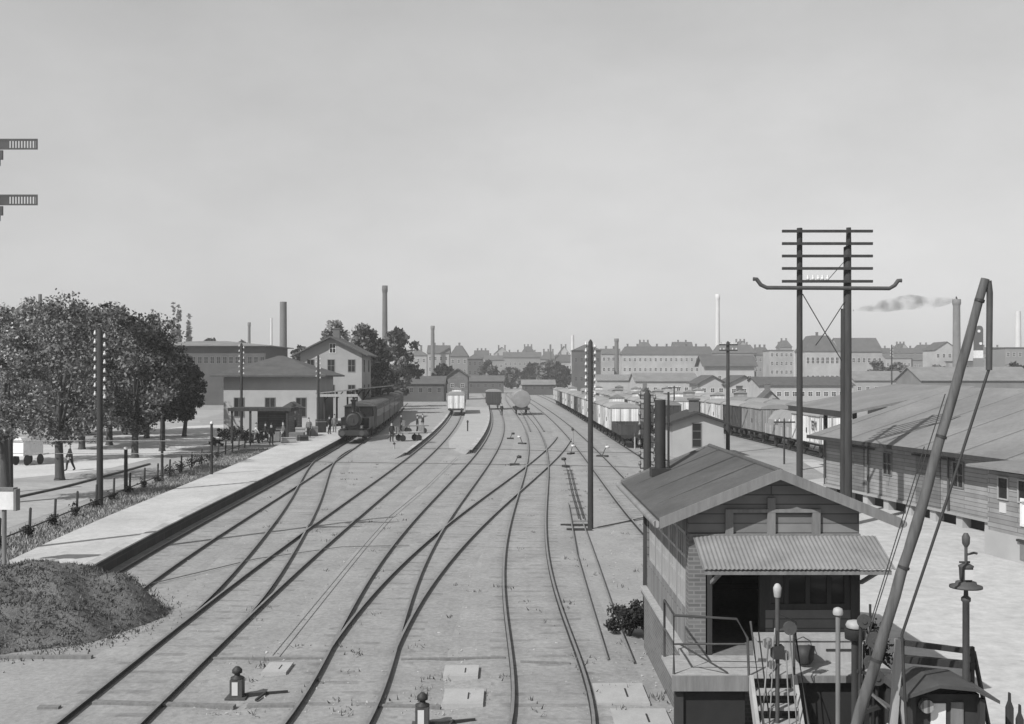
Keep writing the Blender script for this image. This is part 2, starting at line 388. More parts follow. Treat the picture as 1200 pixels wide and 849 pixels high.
# ------------------------------------------------------------ earth mound at the end of the platform track
def heap(name, c, rx, ry, h, label, cat, m, n=56, seed=1, amp=.18, pw=1.4):
    r2 = np.random.default_rng(seed); mb = MB(); vs = []; fs = []
    ph = r2.uniform(0, 6.28, (6, 2)); fq = r2.uniform(.8, 3.2, (6, 2))
    for i in range(n+1):
        for j in range(n+1):
            u, v = i/n*2-1, j/n*2-1
            rr = math.hypot(u, v); 
            k = max(abs(u), abs(v)); s = k/rr if rr > 1e-6 else 1
            u2, v2 = u*s, v*s; r = min(math.hypot(u2, v2), 1)
            z = h*(1-r**pw)
            z += sum(amp*h*.3*math.sin(fq[q,0]*u2*rx+ph[q,0])*math.sin(fq[q,1]*v2*ry+ph[q,1]) for q in range(6))*(1-r)**.5
            z += r2.uniform(-1, 1)*.035*(1 if r < .97 else 0)
            wob = 1+.06*math.sin(3*math.atan2(v2, u2)+1)+.04*math.sin(7*math.atan2(v2, u2))
            vs.append((c[0]+u2*rx*wob, c[1]+v2*ry*wob, max(z, -.02)))
    for i in range(n):
        for j in range(n):
            a = i*(n+1)+j; fs.append((a, a+n+1, a+n+2, a+1))
    mb.add(vs, fs, 0, True); o = mb.build(name, m, None, c); o.location = c; return tag(o, label, cat)
# ------------------------------------------------------------ leaves, trees
def leaf_quads(mb, centers, size, r, mi=0):
    n = len(centers)
    d1 = r.normal(size=(n,3)); d1 /= np.linalg.norm(d1, axis=1)[:,None]
    d2 = r.normal(size=(n,3)); d2 -= d1*(d1*d2).sum(1)[:,None]; d2 /= np.linalg.norm(d2, axis=1)[:,None]
    s = size*r.uniform(.6, 1.4, n)[:,None]
    C = np.asarray(centers); q = np.stack([C-d1*s, C-d2*s*.55, C+d1*s, C+d2*s*.55], 1).reshape(-1,3)
    mb.add(q.tolist(), [(4*i,4*i+1,4*i+2,4*i+3) for i in range(n)], mi)
def crown_points(r, n_cl, n_leaf, rx, ry, rz, c, clump=.34, hollow=.45, full=False):
    P = []
    ph = r.uniform(0, 6.28, 4)
    for k in range(n_cl):
        d = r.normal(size=3); d /= np.linalg.norm(d); rad = r.uniform(hollow, 1.0)*(.82+.2*math.sin(3.1*d[0]+2.3*d[2]+n_cl)+.16*math.sin(5*d[1]-4*d[2]+n_leaf))
        if full:                                   # a heavy crown that keeps its width low down
            zz = r.uniform(-1, 1); th = r.uniform(0, 6.283); lim = (1-abs(zz)**(3.2 if zz < 0 else 2.2))**.45
            q = lim*r.uniform(0, 1)**.45*(.86+.16*math.sin(3*th+ph[0]+2*zz)+.12*math.sin(5*th+ph[1]-4*zz))
            d = np.array([math.cos(th)*q, math.sin(th)*q, zz*(.92+.1*math.sin(2*th+ph[2]))]); rad = 1.0
        cc = np.array(c)+d*rad*np.array([rx,ry,rz]); cr = clump*min(rx, rz)*r.uniform(.6, 1.4)
        g = r.normal(size=(n_leaf,3)); g /= np.linalg.norm(g, axis=1)[:,None]
        P.append(cc+g*(r.uniform(0,1,(n_leaf,1))**.5)*cr*np.array([1,1,.75]))
    return np.concatenate(P)
def tree(name, label, x, y, h, rx, rz, trunk_r, seed, n_cl=60, n_leaf=90, leaf=.17, mats=('leaf_dark',), full=False, c_z=None, group=None, lean=.0, limbs=6, clump=.34, ry=None, hollow=.45):
    r = np.random.default_rng(seed); root = thing(name, label, 'tree', (x,y,0), 0, group)
    cz = c_z if c_z is not None else h-rz; ry = ry or rx
    tb = MB(); top = Vector((lean*2, 0, cz+rz*.3))
    tb.tube([(0,0,-.1),(0,0,.25),(lean*.4+r.normal()*.05,0,cz*.35),(lean,r.normal()*.1,cz*.75),top], [trunk_r*1.5,trunk_r*1.1,trunk_r*.9,trunk_r*.7,trunk_r*.25], 10)
    trunk = tb.build('trunk', 'bark', root)
    for k in range(limbs):
        a = 6.283*k/limbs+r.uniform(-.4,.4); z0 = cz-rz*r.uniform(.3,.95); z0 = max(z0, h*.18); e = Vector((math.cos(a)*rx*.75, math.sin(a)*ry*.75, z0+rz*r.uniform(.4,1.0)))
        lb = MB(); lb.tube([(lean*.6,0,z0), Vector((lean*.6,0,z0)).lerp(e,.5)+Vector((0,0,-.15*rz*.3)), e], [trunk_r*.5,trunk_r*.3,trunk_r*.08], 7)
        lb.build('limb', 'bark', root)
    mb = MB()
    for i, mn in enumerate(mats):
        leaf_quads(mb, crown_points(r, n_cl//len(mats), n_leaf, rx, ry, rz, (lean,0,cz), clump, hollow, full), leaf, r, i)
    mb.build('crown', list(mats), root)
    return root
def shrub(name, label, x, y, h, rx, seed, cat='shrub', group=None, m='leaf_dark', n=500, leaf=.06, z=0, ry=None):
    r = np.random.default_rng(seed); root = thing(name, label, cat, (x,y,z), 0, group)
    mb = MB(); leaf_quads(mb, np.maximum(crown_points(r, 26, n//26, rx, ry or rx, h*.5, (0,0,h*.5), .42, .15), [-99,-99,.02]), leaf, r); mb.build('foliage', m, root)
    sb = MB()
    for k in range(5):
        a = k*1.26; sb.tube([(0,0,-.05),(math.cos(a)*rx*.3,math.sin(a)*rx*.3,h*.45),(math.cos(a)*rx*.6,math.sin(a)*rx*.6,h*.8)], [.02+.01*h,.015,.006], 6)
    sb.build('stems', 'bark', root)
    return root

mound = heap('earth_mound', (-12.75,27.6,0), 3.35, 3.7, 1.3, 'rough weedy heap of dark earth where the platform track ends', 'earth mound', 'mound_soil', seed=4, pw=2.8, amp=.3)
def blades(mb, pts, h, r, mi=0, w=.018):
    n = len(pts); P = np.asarray(pts, float); a = r.uniform(0, 6.283, n); hh = h*r.uniform(.4, 1.3, n); l = r.normal(size=(n,2))*hh[:,None]*.45
    dx = np.stack([np.cos(a), np.sin(a), np.zeros(n)], 1)*(w*r.uniform(.6, 1.5, n))[:,None]
    tip = P+np.concatenate([l, hh[:,None]], 1)
    V = np.stack([P-dx, P+dx, tip], 1).reshape(-1,3); mb.add(V.tolist(), [(3*i,3*i+1,3*i+2) for i in range(n)], mi)
r = np.random.default_rng(5)
wd = MB(); pts = []
fc = [p.center for p in mound.data.polygons if p.center.z > .005]; wt = r.uniform(.1, 1, len(fc))**2.2; wt /= wt.sum()
for k in r.choice(len(fc), 17000, p=wt):
    q = fc[k]; pts.append((q.x+r.normal()*.08, q.y+r.normal()*.08, q.z-.02))
for k in range(1500):
    t = r.uniform(0, 6.283); q = 1+abs(r.normal())*.13; pts.append((math.cos(t)*3.35*q, math.sin(t)*3.7*q, .0))
blades(wd, pts, .09, r); o = wd.build('weeds', 'weed', mound); o['kind'] = 'stuff'
shrub('shrub', 'dark shrub growing against the back corner of the signal box', 2.85, 26.1, .95, .9, 79, n=4800, leaf=.042)

# trees along the road by the station
LT = [ # px, base py, top py, crown half width px, mats, label
 (70, 563, 350, 74, ('leaf_mid','leaf_mid'), 'broad leafy tree with a person standing beside its trunk'),
 (6, 590, 366, 50, ('leaf_pale','leaf_mid'), 'pale spring-leaved tree at the picture edge by the white sign board'),
 (158, 537, 366, 58, ('leaf_dark','leaf_mid'), 'dark leafy tree overlapping the telegraph pole by the fence'),
 (190, 529, 398, 40, ('leaf_dark','leaf_dark'), 'dark tree with a bare lower trunk, last of the roadside trees'),
 (128, 522, 358, 56, ('leaf_dark','leaf_mid'), 'dark leafy tree further back behind the fence telegraph pole'),
 (38, 520, 352, 56, ('leaf_pale','leaf_mid'), 'tall leafy tree behind the parked white cart'),
 (172, 514, 380, 44, ('leaf_dark','leaf_dark'), 'very dark dense tree standing before the long brick hall'),
 (-26, 545, 374, 52, ('leaf_pale','leaf_mid'), 'tree half cut off by the edge of the picture'),
 (216, 512, 420, 24, ('leaf_dark','leaf_dark'), 'small dark tree at the foot of the brick hall'),
 (100, 509, 356, 54, ('leaf_mid','leaf_dark'), 'leafy tree deep in the row behind the roadside trees'),
 (96, 527, 372, 52, ('leaf_dark','leaf_dark'), 'dark tree filling the gap behind the walking person'),
 (146, 510, 376, 50, ('leaf_dark','leaf_dark'), 'dark tree whose crown joins the two trees by the telegraph pole'),
 (60, 511, 362, 56, ('leaf_dark','leaf_mid'), 'big tree closing the row behind the white cart'),
]
for i, (px, by, ty, hw, ms, lab) in enumerate(LT):
    X, D, _ = gp(px, by); h = za(ty, D); rx = hw*1.06*D/F; cb = za((520,520,503,497,506,506,497,512,492,496,506,500,499)[i], D)
    rz = (h-max(cb, 1.6))/2
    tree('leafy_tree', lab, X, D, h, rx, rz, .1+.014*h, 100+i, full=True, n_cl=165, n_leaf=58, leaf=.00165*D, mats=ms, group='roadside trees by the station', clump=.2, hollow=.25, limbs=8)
# poplars and others behind
for i, (px, w, ty) in enumerate([(178,7,356),(203,5,354),(209,5,353),(221,5,362),(186,6,368)]):
    D = 330; 
    tree('poplar', ['slim bare-topped poplar standing alone of the group behind the brick hall','first of two close tall poplars behind the brick hall','second of two close tall poplars behind the brick hall','shorter slim poplar next to the chimney stacks of the brick hall','short poplar squeezed between the taller ones'][i], xa(px,D), D, za(ty,D), w*.62*D/F, (za(ty,D)-5)/2, .3, 300+i, n_cl=150, n_leaf=14, leaf=.34, mats=('leaf_mid',), group='poplars behind the brick hall', limbs=9, clump=.75, hollow=.05)
FT = [ # far trees: px, half width, top py, D, label, mats
 (395, 24, 372, 175, 'light-crowned tree rising behind the gable of the station house', ('leaf_mid','leaf_pale'), 10),
 (428, 26, 384, 190, 'leafy tree beside the slim dark factory chimney', ('leaf_dark','leaf_mid'), 8),
 (465, 26, 387, 210, 'broad leafy tree between the slim chimney and the apartment houses', ('leaf_dark','leaf_mid'), 6),
 (443, 20, 398, 165, 'lower dark tree over the platform canopies', ('leaf_dark','leaf_dark'), 5),
 (645, 18, 424, 450, 'rounded dark tree before the far dark-roofed building', ('leaf_dark','leaf_mid'), 4),
 (658, 12, 430, 440, 'low dark tree touching the far dark-roofed building', ('leaf_dark','leaf_dark'), 4),
 (600, 18, 433, 470, 'low wide tree in the middle of the far end of the tracks', ('leaf_mid','leaf_dark'), 4),
 (625, 12, 428, 465, 'darker tree right behind the tank wagon', ('leaf_dark','leaf_dark'), 4),
 (573, 12, 425, 430, 'small tree by the far brick block', ('leaf_dark','leaf_mid'), 4),
 (520, 14, 429, 300, 'small dark tree by the far gabled shed', ('leaf_dark','leaf_dark'), 4),
 (482, 16, 430, 260, 'low dark tree at the end of the train', ('leaf_dark','leaf_mid'), 4),
 (1028, 12, 424, 380, 'small tree below the long far hip roof', ('leaf_dark','leaf_mid'), 4),
 (1052, 14, 428, 370, 'low tree next to the far lattice pole', ('leaf_dark','leaf_mid'), 4),
 (1096, 20, 431, 260, 'low tree at the end of the long grey roof behind the goods shed', ('leaf_mid','leaf_mid'), 2),
 (1190, 20, 429, 250, 'low tree behind the goods shed ridge below the plain chimney', ('leaf_mid','leaf_dark'), 2),
 (1072, 18, 432, 300, 'low tree before the far houses, close to the long grey roof', ('leaf_mid','leaf_mid'), 2),
 (245, 12, 398, 300, 'tree crown showing over the roof of the brick hall', ('leaf_dark','leaf_mid'), 6),
 (285, 14, 400, 290, 'wide tree crown over the far end of the brick hall roof', ('leaf_dark','leaf_mid'), 6),
 (352, 14, 405, 240, 'tree crown between the thick chimney and the station house', ('leaf_dark','leaf_mid'), 6),
]
for i, (px, hw, ty, D, lab, ms, cb) in enumerate(FT):
    h = za(ty, D); rx = hw*D/F; rz = (h-1)/2*.95
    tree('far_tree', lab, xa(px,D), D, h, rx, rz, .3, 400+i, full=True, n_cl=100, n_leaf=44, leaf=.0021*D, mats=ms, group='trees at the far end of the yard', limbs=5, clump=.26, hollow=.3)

# ------------------------------------------------------------ buildings
WINM = {}
def win_unit(w, h, frame='white_paint', bars=(1,1)):
    key = (round(w,2), round(h,2), frame, bars)
    if key not in WINM:
        f = MB(); t = max(.05, w*.07)
        f.box(-w/2,w/2,-.05,.02,-h/2,-h/2+t); f.box(-w/2,w/2,-.05,.02,h/2-t,h/2); f.box(-w/2,-w/2+t,-.05,.02,-h/2+t,h/2-t); f.box(w/2-t,w/2,-.05,.02,-h/2+t,h/2-t)
        for k in range(bars[0]):
            x = -w/2+w*(k+1)/(bars[0]+1); f.box(x-t*.35,x+t*.35,-.045,.02,-h/2+t,h/2-t)
        for k in range(bars[1]):
            z = -h/2+h*(k+1)/(bars[1]+1); f.box(-w/2+t,w/2-t,-.04,.02,z-t*.35,z+t*.35)
        a = f.build('window', frame); p = MB().box(-w/2+t*.5,w/2-t*.5,-.012,.015,-h/2+t*.5,h/2-t*.5).build('pane', 'glass_dark')
        WINM[key] = (a.data, p.data); bpy.data.objects.remove(a); bpy.data.objects.remove(p)
    return WINM[key]
def window(parent, loc, w, h, rz=0, frame='white_paint', bars=(1,1), pane=None):
    a, p = win_unit(w, h, frame, bars)
    o = bpy.data.objects.new('window', a); COL.objects.link(o); o.parent = parent; o.location = loc; o.rotation_euler = (0,0,rz)
    q = bpy.data.objects.new('pane', p); COL.objects.link(q); q.parent = o
    if pane:
        q.data = p.copy(); q.data.materials.clear(); q.data.materials.append(MATS[pane])
    return o
def house(name, label, cat, x0, x1, D, dep, ze, zr, wall, roof, rtype='gable_x', rows=2, cols=4, over=.4, ww=1.0, wh=1.5, rz=0, z0w=1.2, chim=0, group=None, dormers=0, frame='white_paint', side=None, inset=.35):
    """walls x0..x1 at distance D facing the camera; rtype gable_x: ridge along the facade, gable_y: gable faces us, hip"""
    w = x1-x0; root = thing(name, label, cat, ((x0+x1)/2, D, 0), rz, group)
    a = w/2
    wb = MB(); wb.box(-a,a,0,dep,-.1,ze)
    if rtype == 'gable_y': wb.extr([(-a,ze),(a,ze),(0,zr)], 0.0, dep, 'y')
    if rtype == 'gable_x': wb.extr([(0,ze),(dep,ze),(dep/2,zr)], -a, a, 'x')
    wb.build('wall', wall, root)
    rb = MB(); t = .18; o = over
    if rtype == 'gable_x':
        sl = (zr-ze)/(dep/2); rb.extr([(-o,ze-o*sl+.02),(dep/2,zr+.02),(dep+o,ze-o*sl+.02),(dep+o,ze-o*sl+t),(dep/2,zr+t+.05),(-o,ze-o*sl+t)], -a-o, a+o, 'x')
    elif rtype == 'gable_y':
        sl = (zr-ze)/a; rb.extr([(-a-o,ze-o*sl+.02),(0,zr+.02),(a+o,ze-o*sl+.02),(a+o,ze-o*sl+t),(0,zr+t+.05),(-a-o,ze-o*sl+t)], -o, dep+o, 'y')
    elif rtype == 'hip':
        ins = min(dep/2, a)*(.98 if inset is None else 1-inset*.0); ins = min(dep/2, a*.95)
        q = [(-a-o,-o,ze),(a+o,-o,ze),(a+o,dep+o,ze),(-a-o,dep+o,ze)]
        rr = [(-a+ins,dep/2,zr),(a-ins,dep/2,zr)]
        lo = [(x,y,z+.01) for x,y,z in q]; up = [(x,y,z+t) for x,y,z in q]
        rb.add(lo+up+rr, [(3,2,1,0),(0,1,5,4),(1,2,6,5),(2,3,7,6),(3,0,4,7),(4,5,9,8),(5,6,9),(6,7,8,9),(7,4,8)])
    elif rtype == 'mansard':
        ins = (zr-ze)*.55
        lo = [(-a-o,-o,ze+.01),(a+o,-o,ze+.01),(a+o,dep+o,ze+.01),(-a-o,dep+o,ze+.01)]; up = [(-a+ins,ins,zr),(a-ins,ins,zr),(a-ins,dep-ins,zr),(-a+ins,dep-ins,zr)]
        rb.add(lo+up, [(3,2,1,0),(0,1,5,4),(1,2,6,5),(2,3,7,6),(3,0,4,7),(4,5,6,7)])
    else: rb.box(-a-o,a+o,-o,dep+o,ze+.01,ze+.3)
    roof_o = rb.build('roof', roof, root)
    for k in range(chim):
        x = -a+w*(k+.7)/(chim+.4); cb = MB(); yy = dep*.5 if rtype != 'flat' else dep*.4
        cb.box(x-.45,x+.45,yy-.35,yy+.35,ze,zr+1.3).box(x-.52,x+.52,yy-.42,yy+.42,zr+1.3,zr+1.45); cb.build('chimney', 'chimney_brick', roof_o)
    for k in range(dormers):
        x = -a+w*(k+.5)/dormers; db = MB(); hh = (zr-ze)*.55
        db.box(x-.7,x+.7,-.1,1.5,ze+.25,ze+.25+hh); db.extr([(x-.9,ze+.25+hh),(x+.9,ze+.25+hh),(x,ze+.25+hh+.7)], -.25, 1.6, 'y'); d_ = db.build('dormer', wall, root)
        window(d_, (x,-.1,ze+.3+hh*.5), .8, hh*.7, 0)
    if rows and cols:
        zh = (ze-z0w)/rows
        for i in range(rows):
            for j in range(cols):
                window(root, (-a+w*(j+.5)/cols, 0, z0w+zh*(i+.5)), ww, wh, 0, frame)
        if side is not None:                        # a row of windows on the side that faces the tracks
            nn = side
            for i in range(rows):
                for j in range(nn):
                    sx_ = -a if (x0+x1) > 0 else a
                    window(root, (sx_, dep*(j+.5)/nn, z0w+zh*(i+.5)), ww, wh, -math.pi/2 if sx_ < 0 else math.pi/2, frame)
    return root
def hpx(name, label, cat, px0, px1, ey, ry, D, dep, wall, roof, **k):
    return house(name, label, cat, xa(px0,D), xa(px1,D), D, dep, za(ey,D), za(ry,D), wall, roof, **k)

G1 = 'apartment houses on the skyline'
hpx('apartment_house','pale far apartment house with few windows at the start of the far row','building',474,500,417,408,520,12,'render_far','slate',rtype='hip',rows=3,cols=4,ww=1.1,wh=1.8,chim=2,group=G1)
hpx('apartment_house','pale far apartment house between two dark gable walls','building',501,526,414,405,505,12,'render_far','slate',rtype='gable_x',rows=3,cols=4,ww=1.1,wh=1.8,chim=2,group=G1)
hpx('apartment_house','grey far house with steep dark roof above the small gabled shed','building',527,548,418,405,490,14,'render_far_mid','slate',rtype='mansard',rows=3,cols=3,ww=1.1,wh=1.8,chim=1,group=G1)
hpx('apartment_house','dark brick block ending the far row, roof lower than its neighbours','building',548,565,421,414,480,14,'brick_dark','slate',rtype='hip',rows=3,cols=3,ww=1.1,wh=1.8,frame='render_far_mid',group=G1)
hpx('apartment_house','grey far house standing behind the low trees at the middle of the yard end','building',568,590,422,417,600,12,'render_far_mid','slate',rtype='gable_x',rows=2,cols=4,ww=1.2,wh=1.8,chim=2,group=G1)
hpx('apartment_house','grey far house with a row of chimney stacks, directly over the tank wagon','building',590,634,419,413,600,12,'render_far_mid','slate',rtype='gable_x',rows=2,cols=8,ww=1.2,wh=1.8,chim=4,group=G1)
hpx('warehouse','dark hip-roofed warehouse behind the telegraph pole with crossed insulators','building',672,704,411,403,400,14,'brick_dark','slate',rtype='hip',rows=2,cols=5,ww=1.0,wh=1.6,frame='render_far_mid',group=G1)
hpx('apartment_house','narrow pale house beside the dark warehouse','building',705,727,415,409,520,12,'render_far','slate',rtype='gable_x',rows=3,cols=4,ww=1.2,wh=1.8,chim=2,group=G1)
hpx('apartment_house','very long pale apartment block with dark roof and many chimney stacks','building',729,838,416,406,560,14,'render_far','slate',rtype='mansard',rows=3,cols=18,ww=1.2,wh=1.8,chim=9,group=G1)
hpx('apartment_house','pale apartment block under a dark mansard behind the far grey house','building',840,886,414,404,540,14,'render_far_mid','slate',rtype='mansard',rows=3,cols=8,ww=1.2,wh=1.8,chim=4,group=G1)
hpx('grey_house','grey house with a wide dark roof between the far blocks and the wagon yard','building',826,884,428,417,330,12,'render_mid','slate',rtype='gable_x',rows=1,cols=5,ww=1.0,wh=1.5,over=1.0,group=None)
hpx('apartment_house','white stepped apartment block right of the far grey house','building',902,930,411,404,520,14,'render_far','slate',rtype='flat',rows=4,cols=5,ww=1.2,wh=1.8,chim=1,group=G1)
hpx('apartment_house','grey apartment block squeezed before the white stepped block','building',884,903,416,407,540,12,'render_far_mid','slate',rtype='mansard',rows=3,cols=4,ww=1.2,wh=1.8,chim=3,group=G1)
hpx('town_hall','pale hall with steep curved roof and a bright arcade seen between the two telegraph masts','building',944,984,412,393,420,16,'render_far','slate',rtype='mansard',rows=2,cols=7,ww=1.2,wh=2.6,chim=1)
hpx('long_hall','long pale hall with a high plain dark roof beside the tall telegraph mast','building',985,1034,412,396,440,18,'render_far','slate',rtype='gable_x',rows=2,cols=8,ww=1.2,wh=2.0)
hpx('apartment_house','low far house below the smoke plume','building',1038,1068,420,415,560,12,'render_far','slate',rtype='gable_x',rows=2,cols=6,ww=1.2,wh=1.8,chim=2,group=G1)
hpx('apartment_house','low far house before the smoking factory chimney','building',1070,1096,422,416,560,12,'render_far_mid','slate',rtype='gable_x',rows=2,cols=5,ww=1.2,wh=1.8,chim=2,group=G1)
hpx('factory','pale factory building with stepped gable at the foot of the smoking chimney','building',1096,1123,410,401,460,14,'render_far','slate',rtype='gable_y',rows=3,cols=4,ww=1.2,wh=1.8)
hpx('factory','pale low factory beside the round dark tower','building',1124,1152,424,418,440,14,'render_far','slate',rtype='flat',rows=2,cols=4,ww=1.2,wh=1.8)
hpx('factory','grey factory under the plain chimney at the picture edge','building',1178,1206,408,402,440,14,'render_far_mid','slate',rtype='flat',rows=3,cols=4,ww=1.2,wh=1.8)
hpx('apartment_house','mid-grey tenement closing the skyline behind the tank wagon','building',634,652,421,412,580,12,'render_far_mid','slate',rtype='mansard',rows=3,cols=5,ww=1.2,wh=1.8,chim=3,group=G1)
hpx('apartment_house','low pale tenement touching the warehouse and the pale chimney','building',652,671,424,416,560,12,'render_far','slate',rtype='gable_x',rows=2,cols=5,ww=1.2,wh=1.8,chim=2,group=G1)
hpx('apartment_house','grey tenement with three chimney stacks over the middle of the yard','building',556,572,419,411,610,12,'render_far','slate',rtype='gable_x',rows=3,cols=4,ww=1.2,wh=1.8,chim=3,group=G1)
hpx('apartment_house','distant long tenement between the long hall and the factory','building',1034,1098,414,408,640,12,'render_far_mid','slate',rtype='mansard',rows=3,cols=12,ww=1.2,wh=1.8,chim=6,group=G1)
hpx('apartment_house','distant grey tenement between the two right factories','building',1152,1180,414,407,620,12,'render_far_mid','slate',rtype='mansard',rows=3,cols=6,ww=1.2,wh=1.8,chim=3,group=G1)
for i,(px0,px1,ey,ry,D,m_,rt) in enumerate([(579,597,415,407,660,'render_far','gable_y'),(612,626,413,406,680,'render_far_mid','mansard'),(655,667,414,406,650,'render_far','gable_y'),(748,764,408,401,640,'render_far','mansard'),(790,812,409,401,650,'render_far_mid','gable_x'),(862,878,408,400,640,'render_far','gable_y'),(915,928,407,399,640,'render_far_mid','mansard'),(1052,1066,411,403,680,'render_far','gable_y'),(1078,1094,410,404,690,'render_far','mansard')]):
    hpx('apartment_house','far tall house, '+['first','second','third','fourth','fifth','sixth','seventh','eighth','ninth'][i]+' of those rising behind the skyline row counted from the tank wagon','building',px0,px1,ey,ry,D,12,m_,'slate',rtype=rt,rows=4,cols=4,ww=1.2,wh=1.8,chim=2+i%2,group=G1)
# sheds at mid distance
G2 = 'sheds between the wagon rows and the skyline'
hpx('far_shed','low shed with a long pale roof above the wagon row','shed',700,748,446,440,300,10,'render_mid','zinc',rtype='gable_x',rows=0,cols=0,group=G2)
hpx('far_shed','long low shed with a dull grey roof behind the white wagons','shed',745,818,447,438,280,14,'render_mid','felt_pale',rtype='gable_x',rows=1,cols=8,ww=1,wh=1,z0w=.5,group=G2)
hpx('far_shed','gabled shed with dark roof edges, first of the pair','shed',820,850,449,441,240,14,'render_mid','felt_roof',rtype='gable_y',rows=1,cols=3,ww=1,wh=1,over=.6,group=G2)
hpx('far_shed','gabled shed with dark roof edges, second of the pair behind the pole with one crossarm','shed',854,890,450,441,235,14,'render_mid','felt_roof',rtype='gable_y',rows=1,cols=3,ww=1,wh=1,over=.6,group=G2)
hpx('far_shed','very long low shed roof running behind the twin telegraph mast','shed',890,1000,452,443,225,14,'render_mid','felt_roof',rtype='gable_x',rows=1,cols=12,ww=1,wh=1,z0w=.5,group=G2)
hpx('far_shed','low pale shed seen between the mast and the goods shed roof','shed',1002,1062,446,436,280,14,'render_pale','felt_pale',rtype='gable_x',rows=1,cols=6,ww=1,wh=1,z0w=.5,group=G2)
hpx('far_shed','long grey-roofed shed behind the goods shed ridge and the barrier','shed',1080,1215,446,431,240,16,'brick_far','felt_pale',rtype='gable_x',rows=1,cols=14,ww=1,wh=1,z0w=.5,group=G2,frame='grey_wood')
hpx('far_shed','small gabled shed at the very end of the island platform','shed',524,548,441,433,270,9,'plank_dark','slate',rtype='gable_y',rows=1,cols=2,ww=.9,wh=1,over=.5,group=G2)
hpx('far_shed','low dark shed at the end of the standing train','shed',455,520,450,442,250,10,'brick_dark','slate',rtype='gable_x',rows=1,cols=6,ww=.9,wh=1.1,frame='render_far_mid',group=G2)
hpx('far_shed','low dark shed closing the view behind the tank wagon','shed',612,650,451,446,330,10,'brick_dark','felt_pale',rtype='gable_x',rows=1,cols=4,ww=.9,wh=1.1,frame='render_far_mid',group=G2)
hpx('far_shed','low dark shed beyond the last wagon on the island track','shed',548,590,447,441,360,10,'brick_dark','slate',rtype='gable_x',rows=1,cols=5,ww=.9,wh=1.1,frame='render_far_mid',group=G2)
# long brick hall behind the trees
hpx('brick_hall','long dark brick hall with a pale low roof behind the roadside trees','building',150,311,406,398,222,22,'brick_dark','felt_pale',rtype='hip',rows=1,cols=22,ww=.9,wh=1.5,z0w=6.5,frame='brick_far',chim=0,over=1.2)

# factory chimneys
def chimney(label, px, ty, wpx, D, m, cap=True, taper=.75):
    h = za(ty, D); rr = wpx/2*D/F; root = thing('factory_chimney', label, 'chimney', (xa(px,D), D, 0), 0, 'factory chimneys on the skyline')
    MB().lathe([(rr/taper,-.2),(rr/taper*.98,3),(rr,h)], n=16).build('shaft', m, root)
    if cap: MB().lathe([(rr*1.0,h*.93),(rr*1.22,h*.95),(rr*1.22,h),(rr*.8,h+.02)], n=16).build('cap', m, root)
    return root
chimney('thick dark factory chimney between the brick hall and the station house',332,354,8,250,'chimney_brick',False,.85)
chimney('tall slim dark factory chimney beside the leafy tree',451,335,5.5,330,'chimney_brick')
chimney('short chimney with a wide top over the far apartment houses',507,382,4,500,'chimney_brick')
chimney('thin dark chimney over the brick hall roof',292,378,3,450,'chimney_brick')
chimney('faint thin chimney next to the thick dark one',318,373,2.5,560,'chimney_pale',False)
chimney('tall thin pale chimney above the long apartment block',841,345,4.5,560,'chimney_pale')
chimney('pale chimney touching the dark hip-roofed warehouse',671,393,3.5,470,'chimney_pale',False)
chimney('stout dark chimney between the warehouse and the long block',722.5,397,4.5,410,'chimney_brick')
chimney('tall dark factory chimney trailing smoke',1121,351,8,430,'chimney_brick',True,.85)
chimney('plain chimney at the picture edge above the grey factory',1193,365,6,450,'chimney_pale',False)
chimney('narrow chimney rising out of the roadside tree crowns',47,345,4,240,'chimney_brick',False)
chimney('very thin short chimney over the low trees at the yard end',645,404,2,560,'chimney_brick',False)
# round-topped dark tower with two white discs
D = 400; X = xa(1146.5, D); rr = 4*D/F; root = thing('round_topped_tower', 'dark round-topped tower with two white discs beside the barrier tip', 'tower', (X, D, 0))
h = za(382, D); zb = za(411, D)
MB().extr([(-rr,zb),(rr,zb),(rr,h-rr),(rr*.7,h-rr*.3),(0,h),(-rr*.7,h-rr*.3),(-rr,h-rr)], -rr, rr, 'y').build('panel', 'iron_mid', root)
MB().box(-rr,rr,-rr,rr,za(420,D),zb).build('white_band', 'white_paint', root)
MB().box(-rr*1.1,rr*1.1,-rr*1.1,rr*1.1,-.1,za(420,D)).build('base', 'render_far_mid', root)
for zc, k in ((za(388.5,D), -.3), (za(403,D), .2)):
    d = MB().tube([(k*rr,-rr-.05,zc),(k*rr,-rr-.25,zc)], rr*.42, 16); d.build('disc', 'white_paint', root)
# smoke
mb = MB(); r = np.random.default_rng(3); D = 430
P = [at(1121,350,D),at(1108,353,D),at(1090,356,D),at(1065,354,D),at(1035,359,D),at(1000,364,D)]
mb.tube(P, [.9,1.8,2.6,3.2,2.6,.4], 14)
sm = bpy.data.materials.new('smoke'); sm.use_nodes = True; nn, ll = sm.node_tree.nodes, sm.node_tree.links
nn.remove(nn['Principled BSDF']); pv = nn.new('ShaderNodeVolumePrincipled'); pv.inputs['Color'].default_value = (.12,)*3+(1,)
tc = nn.new('ShaderNodeTexCoord'); nz = nn.new('ShaderNodeTexNoise'); nz.inputs['Scale'].default_value = .16; nz.inputs['Detail'].default_value = 4
ll.new(tc.outputs['Object'], nz.inputs['Vector']); mr = nn.new('ShaderNodeMapRange'); mr.inputs['From Min'].default_value = .45; mr.inputs['From Max'].default_value = .75; mr.inputs['To Max'].default_value = .36
ll.new(nz.outputs['Fac'], mr.inputs['Value']); ll.new(mr.outputs[0], pv.inputs['Density']); ll.new(pv.outputs[0], nn['Material Output'].inputs['Volume'])
MATS['smoke'] = sm
